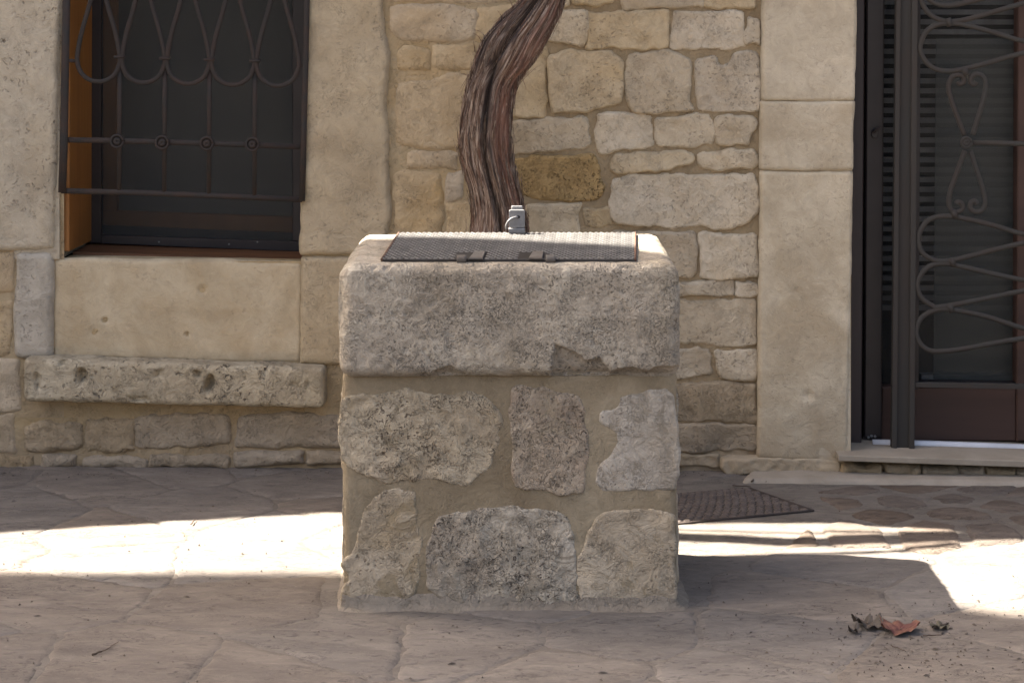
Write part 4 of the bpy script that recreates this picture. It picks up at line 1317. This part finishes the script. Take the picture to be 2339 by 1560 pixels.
ker = np.hanning(21); ker /= ker.sum()
def sm_(a): return np.convolve(np.pad(a, 10, mode='edge'), ker, 'valid')
xl, xr = sm_(xl), sm_(xr)
g1, g2 = np.interp(Ys, gro[:, 0], gro[:, 1]), np.interp(Ys, gro2[:, 0], gro2[:, 1])
ppm = FPX / TY
Xc, Rx = ((xl + xr) / 2 - CX) / ppm, (xr - xl) / 2 / ppm
Zc = HC - Ys / ppm
# horizontal sections are wider than the limb is thick where it leans
lean = np.abs(np.gradient(Xc, Zc))
Ry = Rx / np.sqrt(1 + lean ** 2) * 0.9
th = np.linspace(0, 2 * math.pi, na, endpoint=False)
A, J = np.meshgrid(th, np.arange(ny_))
j = J.ravel(); a = A.ravel()
s = np.cos(a); fr = -np.sin(a)             # fr>0 : towards the camera
f01 = (s + 1) / 2
dist_front = np.clip(fr, 0, 1)
gd = np.exp(-((f01 - g1[j]) / .065) ** 2) * 0.55 + np.exp(-((f01 - g2[j]) / .05) ** 2) * 0.16
gd = gd * np.where(fr > 0, 1, .5)
PN = np.column_stack([np.cos(a) * 1.0, np.sin(a) * 1.0, Zc[j] * 0])
PNz = np.column_stack([np.cos(a), np.sin(a), Zc[j]])
str1 = fbm(PNz, (6, 6, 2.2), 3, 81)
str2 = vnoise(PNz, (17, 17, 3.5), 82)
str3 = vnoise(PNz, (38, 38, 7), 83)
rad = 1 - gd + .10 * str1 + .095 * str2 + .06 * str3 + .05 * (0.4 - np.abs(vnoise(PNz, (11, 11, 2), 85)))
# edges keep the traced width
knot = np.exp(-(((Ys[j] - 160) / 24) ** 2 + ((f01 - .78) / .16) ** 2)) * (fr > -.2) * .22
knot2 = np.exp(-(((Ys[j] - 322) / 14) ** 2 + ((f01 - .86) / .12) ** 2)) * (fr > -.2) * .10
rad = rad + knot + knot2 + knot * .5 * vnoise(PNz, (22, 22, 60), 84)
V = np.column_stack([Xc[j] + Rx[j] * s * (1 + (rad - 1) * .55), TY - Ry[j] * fr * rad, Zc[j]])
uv = np.column_stack([a / (2 * math.pi) * 2.0, Zc[j] * 1.8])
ii, jj = np.meshgrid(np.arange(ny_ - 1), np.arange(na), indexing='ij')
ii, jj = ii.ravel(), jj.ravel(); j2 = (jj + 1) % na
F = np.stack([ii * na + jj, ii * na + j2, (ii + 1) * na + j2, (ii + 1) * na + jj], 1)
tr = add('trunk', V, F, M['bark'], vine, True, uv=uv)
blk = np.exp(-((f01 - g1[j] - .02) / .13) ** 2) * np.clip((480 - Ys[j]) / 250, .25, 1) + np.clip(1 - f01 / .30, 0, 1) * np.clip((230 - Ys[j]) / 120, 0, 1) * 1.2
blk = np.clip(blk + .35 * str1, 0, 1)
at = tr.data.attributes.new('black', 'FLOAT', 'POINT'); at.data.foreach_set('value', blk)
rdm = np.clip((f01 - .62) / .2, 0, 1) * np.clip(.6 + str1, 0, 1)
at = tr.data.attributes.new('red', 'FLOAT', 'POINT'); at.data.foreach_set('value', rdm)
TV = V.reshape(ny_, na, 3)
# loose bark strips following the trunk
strips = []
rs = random.Random(9)
for n_ in range(520):
    j0 = rs.randint(40, 470); L = rs.randint(14, 60)
    k0 = rs.choice([rs.randint(int(na * .5), na - 1), rs.randint(int(na * .46), int(na * .58)), rs.randint(int(na * .92), na - 1)]) % na
    P = []
    dk = rs.uniform(-.06, .06)
    lift = rs.uniform(.0005, .006) * (1 if n_ % 5 else 2.2)
    for q in range(0, L, 4):
        p = TV[j0 + q, int(k0 + dk * q) % na].copy()
        c_ = np.array((Xc[j0 + q], TY, p[2]))
        d_ = (p - c_); d_[2] = 0; d_ /= np.linalg.norm(d_)
        fray = (q / L) ** 2 if n_ % 2 else (1 - q / L) ** 2
        p += d_ * (.001 + lift * fray * 1.6)
        P.append(p)
    P = np.array(P)
    if len(P) < 4: continue
    W_ = (P[0] - np.array((Xc[j0], TY, P[0][2]))); W_ /= np.linalg.norm(W_)
    tp = np.sin(np.linspace(.15, 3.0, len(P))) * .8 + .2
    strips.append(bar_mesh(P, rs.uniform(.0010, .0034), .0009, W_, taper=tp, k=4))
# a few that stick out
for (x, y, dx, dy) in ((1108, 84, -24, -16), (1100, 96, -18, -20), (1085, 118, -4, -26), (1062, 245, -8, -30), (1052, 262, -8, 6), (1150, 50, -14, -26), (1172, 18, -8, -18),
                       (1262, 62, 16, -14), (1168, 312, 6, 22), (1180, 150, 22, 12), (1188, 165, 14, 40), (1070, 175, -16, -6), (1060, 360, -6, 18), (1193, 455, 10, 26), (1088, 410, -12, 20)):
    P0 = np.array(((x - CX) / ppm, TY - .02, HC - y / ppm)); P1 = P0 + np.array((dx / ppm, -.012, -dy / ppm))
    Pm = (P0 + P1) / 2 + np.array((rs.uniform(-.004, .004), 0, rs.uniform(-.004, .004)))
    strips.append(bar_mesh(smooth_path([P0, Pm, P1], 4), .0017, .001, np.array((0, -1., 0)), taper=np.linspace(1, .25, 9), k=4))
V, F = join(strips)
uvs = np.column_stack([V[:, 0] * 9, V[:, 2] * 3])
bs = add('bark_shreds', V, F, M['bark'], vine, True, uv=uvs)
bs['kind'] = 'stuff'
# unseen upper limbs, placed to throw streaks of shade across the right sun patch
def limb(pts, r0, r1):
    pts = [(x - (SX - .8) * z if z > 2.4 else x, y + (-SY - .2) * z if z > 2.4 else y, z) for x, y, z in pts]
    P = smooth_path(pts, 8)
    tp = np.linspace(r0, r1, len(P))
    P = P + np.column_stack([fbm(P, 5, 2, 91), fbm(P, 5, 2, 92), fbm(P, 5, 2, 93)]) * .02
    V, F = bar_mesh(P, 1, 1, np.array((.1, -1, .2)), taper=tp, k=12, flat=False)
    return add('limb', V, F, M['bark'], vine, True, uv=np.column_stack([V[:, 2] * 9 + V[:, 1] * 9, V[:, 0] * 1.5]))
limb([(.27, 5.64, 1.72), (.34, 5.66, 2.0), (.2, 5.72, 2.35), (-.25, 5.76, 2.52), (-.7, 5.70, 2.6), (-1.02, 5.65, 2.6), (-1.35, 5.625, 2.58), (-1.75, 5.66, 2.55), (-2.1, 5.70, 2.5)], .060, .036)
limb([(.2, 5.72, 2.35), (.7, 5.78, 2.55), (1.4, 5.8, 2.6), (2.2, 5.8, 2.6)], .04, .02)
limb([(-.95, 5.60, 2.6), (-1.15, 5.52, 2.60), (-1.45, 5.49, 2.58), (-1.62, 5.46, 2.58)], .016, .007)
limb([(-.6, 5.72, 2.6), (-.9, 5.70, 2.62), (-1.3, 5.715, 2.6), (-1.75, 5.74, 2.6)], .010, .006)

# ------------------------------------------------------------ drain cover
c4 = drain_poly
dc = c4.mean(0)
drain = thing('drain_cover', (dc[0], dc[1], 0.004), 'rusty brown cast iron drain cover set askew in the paving beside the well head', 'drain cover')
zg = float(ground_h(np.array([dc[0]]), np.array([dc[1]]))[0])
prism('cover_plate', HZ, c4, zg - .01, zg + .0020, M['cast_iron'], drain, .001)
for i in range(4):
    p, q = c4[i], c4[(i + 1) % 4]
    pth = np.column_stack([np.linspace(p, q, 4), np.full(4, zg + .0015)])
    V, F = bar_mesh(pth, .005, .0028, np.array((0, 0, 1.)), k=6)
    add('cover_frame', V, F, M['cast_iron'], drain)
Lv, Lf = [], []
e1 = c4[1] - c4[0]; e2 = c4[3] - c4[0]
n1, n2 = 20, 13
for i in range(n1):
    for j in range(n2):
        s, t = (i + .5 + (.25 if j % 2 else -.25)) / n1, (j + .5) / n2
        if not (0.02 < s < .98): continue
        p = (c4[0] * (1 - s) + c4[1] * s) * (1 - t) + (c4[3] * (1 - s) + c4[2] * s) * t
        o = len(Lv)
        ang = math.radians(20 if j % 2 else -12) + random.uniform(-.1, .1)
        for z_, sc in ((.0020, 1), (.0058, .72)):
            for q in range(6):
                t_ = q * math.pi / 3
                a_, b_ = .0125 * sc * math.cos(t_), .008 * sc * math.sin(t_)
                Lv.append((p[0] + a_ * math.cos(ang) - b_ * math.sin(ang), p[1] + a_ * math.sin(ang) + b_ * math.cos(ang), zg + z_))
        Lf += [(o + q, o + (q + 1) % 6, o + 6 + (q + 1) % 6, o + 6 + q) for q in range(6)] + [tuple(o + 6 + q for q in range(6))]
cl = add('cover_studs', Lv, Lf, M['cast_lug'], drain, False)

# ------------------------------------------------------------ fallen leaves, twigs, litter
def leaf(name, px, py, size, rot, m, label, cat='leaf', curl=.35, lobes=5, seed=1, height=.018, group=None):
    c = ground_pt(px, py)
    rs = np.random.default_rng(seed)
    K, Rn = 60, 8
    a = np.linspace(0, 2 * math.pi, K, endpoint=False)
    r = size * (.62 + .30 * np.abs(np.cos(a * lobes / 2)) ** .8 + .05 * rs.uniform(-1, 1, K))
    V = [(0, 0, 0)]
    for q in range(1, Rn + 1):
        f = q / Rn
        for k_ in range(K):
            V.append((r[k_] * f * math.cos(a[k_]), r[k_] * f * math.sin(a[k_]) * .8, 0))
    V = np.array(V)
    rr = np.hypot(V[:, 0], V[:, 1]) / size
    ang = np.arctan2(V[:, 1], V[:, 0])
    z = height * (rr ** 2) * (.6 + .5 * np.sin(ang * 2 + seed)) + .006 * np.sin(ang * lobes + 1) * rr
    z += size * .16 * fbm(V + seed, 2.4 / size, 3, seed) + .04 * size * np.abs(V[:, 1] / size)
    V[:, 0] *= 1 - curl * .3
    z -= z.min() - .001
    cr, sr = math.cos(rot), math.sin(rot)
    X = V[:, 0] * cr - V[:, 1] * sr + c[0]; Y = V[:, 0] * sr + V[:, 1] * cr + c[1]
    zg_ = float(ground_h(np.array([c[0]]), np.array([c[1]]))[0]) + .004
    W_ = np.column_stack([X, Y, z + zg_])
    F = [(0, 1 + k_, 1 + (k_ + 1) % K) for k_ in range(K)]
    for q in range(Rn - 1):
        b0, b1 = 1 + q * K, 1 + (q + 1) * K
        F += [(b0 + k_, b1 + k_, b1 + (k_ + 1) % K, b0 + (k_ + 1) % K) for k_ in range(K)]
    t = thing(name, (c[0], c[1], zg_), label, cat, group)
    add('blade', W_, F, m, t)
    st = smooth_path([W_[0] + (0, 0, .001), W_[0] + (.02 * cr, .02 * sr, .004), W_[0] + (.6 * size * cr, .6 * size * sr, .006)], 3)
    V2, F2 = bar_mesh(st, .0011, .0011, np.array((0, 0, 1.)), k=5)
    add('stem', V2, F2, M['twig'], t)
    return t
leaf('fallen_leaf', 2056, 1448, .058, .4, M['leaf_red'], 'curled orange red fallen leaf lying on the shaded paving', curl=.2, seed=3, height=.026, lobes=6)
leaf('fallen_leaf', 1982, 1438, .048, 2.2, M['leaf_dark'], 'dark brown crumpled dry leaf touching the left side of the red leaf', seed=5, height=.034, curl=.6, lobes=7)
leaf('fallen_leaf', 1952, 1452, .020, .9, M['leaf_dark'], 'tiny blackish curled leaf in front of the crumpled brown leaf', seed=8, height=.014, curl=.4)
leaf('fallen_leaf', 2146, 1443, .026, .1, M['leaf_green'], 'small flat olive leaf lying just right of the red leaf', seed=12, height=.004, curl=.2)

def twig(px0, py0, px1, py1, r, label):
    a, b = ground_pt(px0, py0), ground_pt(px1, py1)
    n = 8
    P = np.column_stack([np.linspace(a, b, n), np.zeros(n)])
    P[:, :2] += rng.uniform(-.002, .002, (n, 2))
    P[:, 2] = ground_h(P[:, 0], P[:, 1]) + .006 + r
    V, F = bar_mesh(P, r, r, np.array((0, 0, 1.)), k=6, flat=False, taper=np.linspace(1, .6, n))
    t = add('twig', V, F, M['twig'], None)
    tag(t, label, 'twig')
twig(2110, 1462, 2155, 1460, .0018, 'thin dark twig lying right in front of the red leaf')
twig(210, 1503, 234, 1494, .0028, 'short stubby dark twig on the shaded paving at the lower left')
twig(234, 1494, 272, 1470, .0011, 'hair-thin pale twig touching the stubby twig at the lower left')
twig(1718, 1108, 1732, 1090, .003, 'short forked dry twig sticking up at the far corner of the drain cover')
twig(1672, 1116, 1715, 1118, .002, 'thin dry twig lying along the far edge of the drain cover')
twig(436, 1205, 446, 1194, .002, 'small dark twig on the sunlit paving left of the well head')
twig(2034, 1483, 2070, 1497, .0012, 'hair-thin brown twig slanting on the paving below the red leaf')
# litter: bits too many to count
Lv, Lf = [], []
rs = random.Random(21)
for n_ in range(900):
    py = 1085 + (1700 - 1085) * rs.random() ** 1.0
    px = rs.uniform(-150, 2500)
    if rs.random() < .25:
        px, py = rs.gauss(2080, 160), rs.gauss(1450, 40)
    elif rs.random() < .12:
        px, py = rs.gauss(2150, 120), rs.gauss(1530, 14)
    if rs.random() < .22:
        px, py = rs.uniform(-150, 1700), rs.gauss(1082, 6)
    if py < 1072: continue
    c = ground_pt(px, py)
    if PL0 - .05 < c[0] < PL1 + .05 and PF - .04 < c[1] < PB + .05: continue
    z0 = float(ground_h(np.array([c[0]]), np.array([c[1]]))[0]) + .0045
    L = rs.uniform(.0012, .0045) * (2.6 if rs.random() < .08 else 1); w = min(.003, L * rs.uniform(.25, .8))
    an = rs.uniform(0, 3.14)
    o = len(Lv)
    hh = rs.uniform(.001, .004)
    for (a_, b_, z_) in ((-L, 0, 0), (0, -w, 0), (L, 0, 0), (0, w, 0), (rs.uniform(-.3, .3) * L, 0, hh)):
        Lv.append((c[0] + a_ * math.cos(an) - b_ * math.sin(an), c[1] + a_ * math.sin(an) + b_ * math.cos(an), z0 + z_))
    Lf += [(o, o + 1, o + 4), (o + 1, o + 2, o + 4), (o + 2, o + 3, o + 4), (o + 3, o, o + 4)]
lit = add('litter', Lv, Lf, M['debris'], None, False)
tag(lit, 'tiny crumbs of dry leaf and grit scattered over the paving', 'litter', kind='stuff')

# ------------------------------------------------------------ unseen tall house added on the left, corner shaped to cast the near shade
nb = thing('shade_house', (-8, 1, 0), 'unseen tall plastered house added on the left to shade the near paving', 'house')
XC = -6.0
near = [(-4.5, 4.98), (-2.2, 4.90), (-1.35, 4.815), (-0.92, 4.735), (-0.41, 4.67), (0.0, 4.76), (.28, 4.81), (.45, 4.785), (.68, 4.725), (.97, 4.60), (1.045, 4.52), (1.163, 4.474), (2.0, 4.38), (3.5, 4.2)]
prof = [((x0 - XC) / SX, y0 - SY * (x0 - XC) / SX) for x0, y0 in near]     # (z, y) of the corner line
zs = [0.0] + [p[0] for p in prof] + [13.0]
ys_ = [prof[0][1]] + [p[1] for p in prof] + [prof[-1][1]]
zz = np.linspace(0, 13, 120)
yy = np.interp(zz, zs, ys_) + .004 * np.sin(zz * 17)
K = len(zz)
V = []
for x in (XC, XC - 5):
    for yq in (None, 3.7):
        for z_, y_ in zip(zz, yy):
            V.append((x, y_ if yq is None else yq, z_))
# columns: 0 front-corner, 1 front-far, 2 back-corner, 3 back-far
F = []
for c0, c1 in ((0, 1), (1, 3), (3, 2), (2, 0)):
    for i in range(K - 1):
        F.append((c0 * K + i, c1 * K + i, c1 * K + i + 1, c0 * K + i + 1))
F.append((K - 1, 2 * K - 1, 4 * K - 1, 3 * K - 1))
add('wall', V, F, M['plaster'], nb, False)
for y_ in (4.7,):
    for z_ in (1.4, 4.6, 7.8):
        w_ = box('window', (XC - .05, y_ - .5, z_), (XC + .012, y_ + .5, z_ + 1.5), M['dark_alu'], nb)
        box('sill', (XC + .013, y_ - .6, z_ - .08), (XC + .09, y_ + .6, z_ - .01), M['marble'], w_)
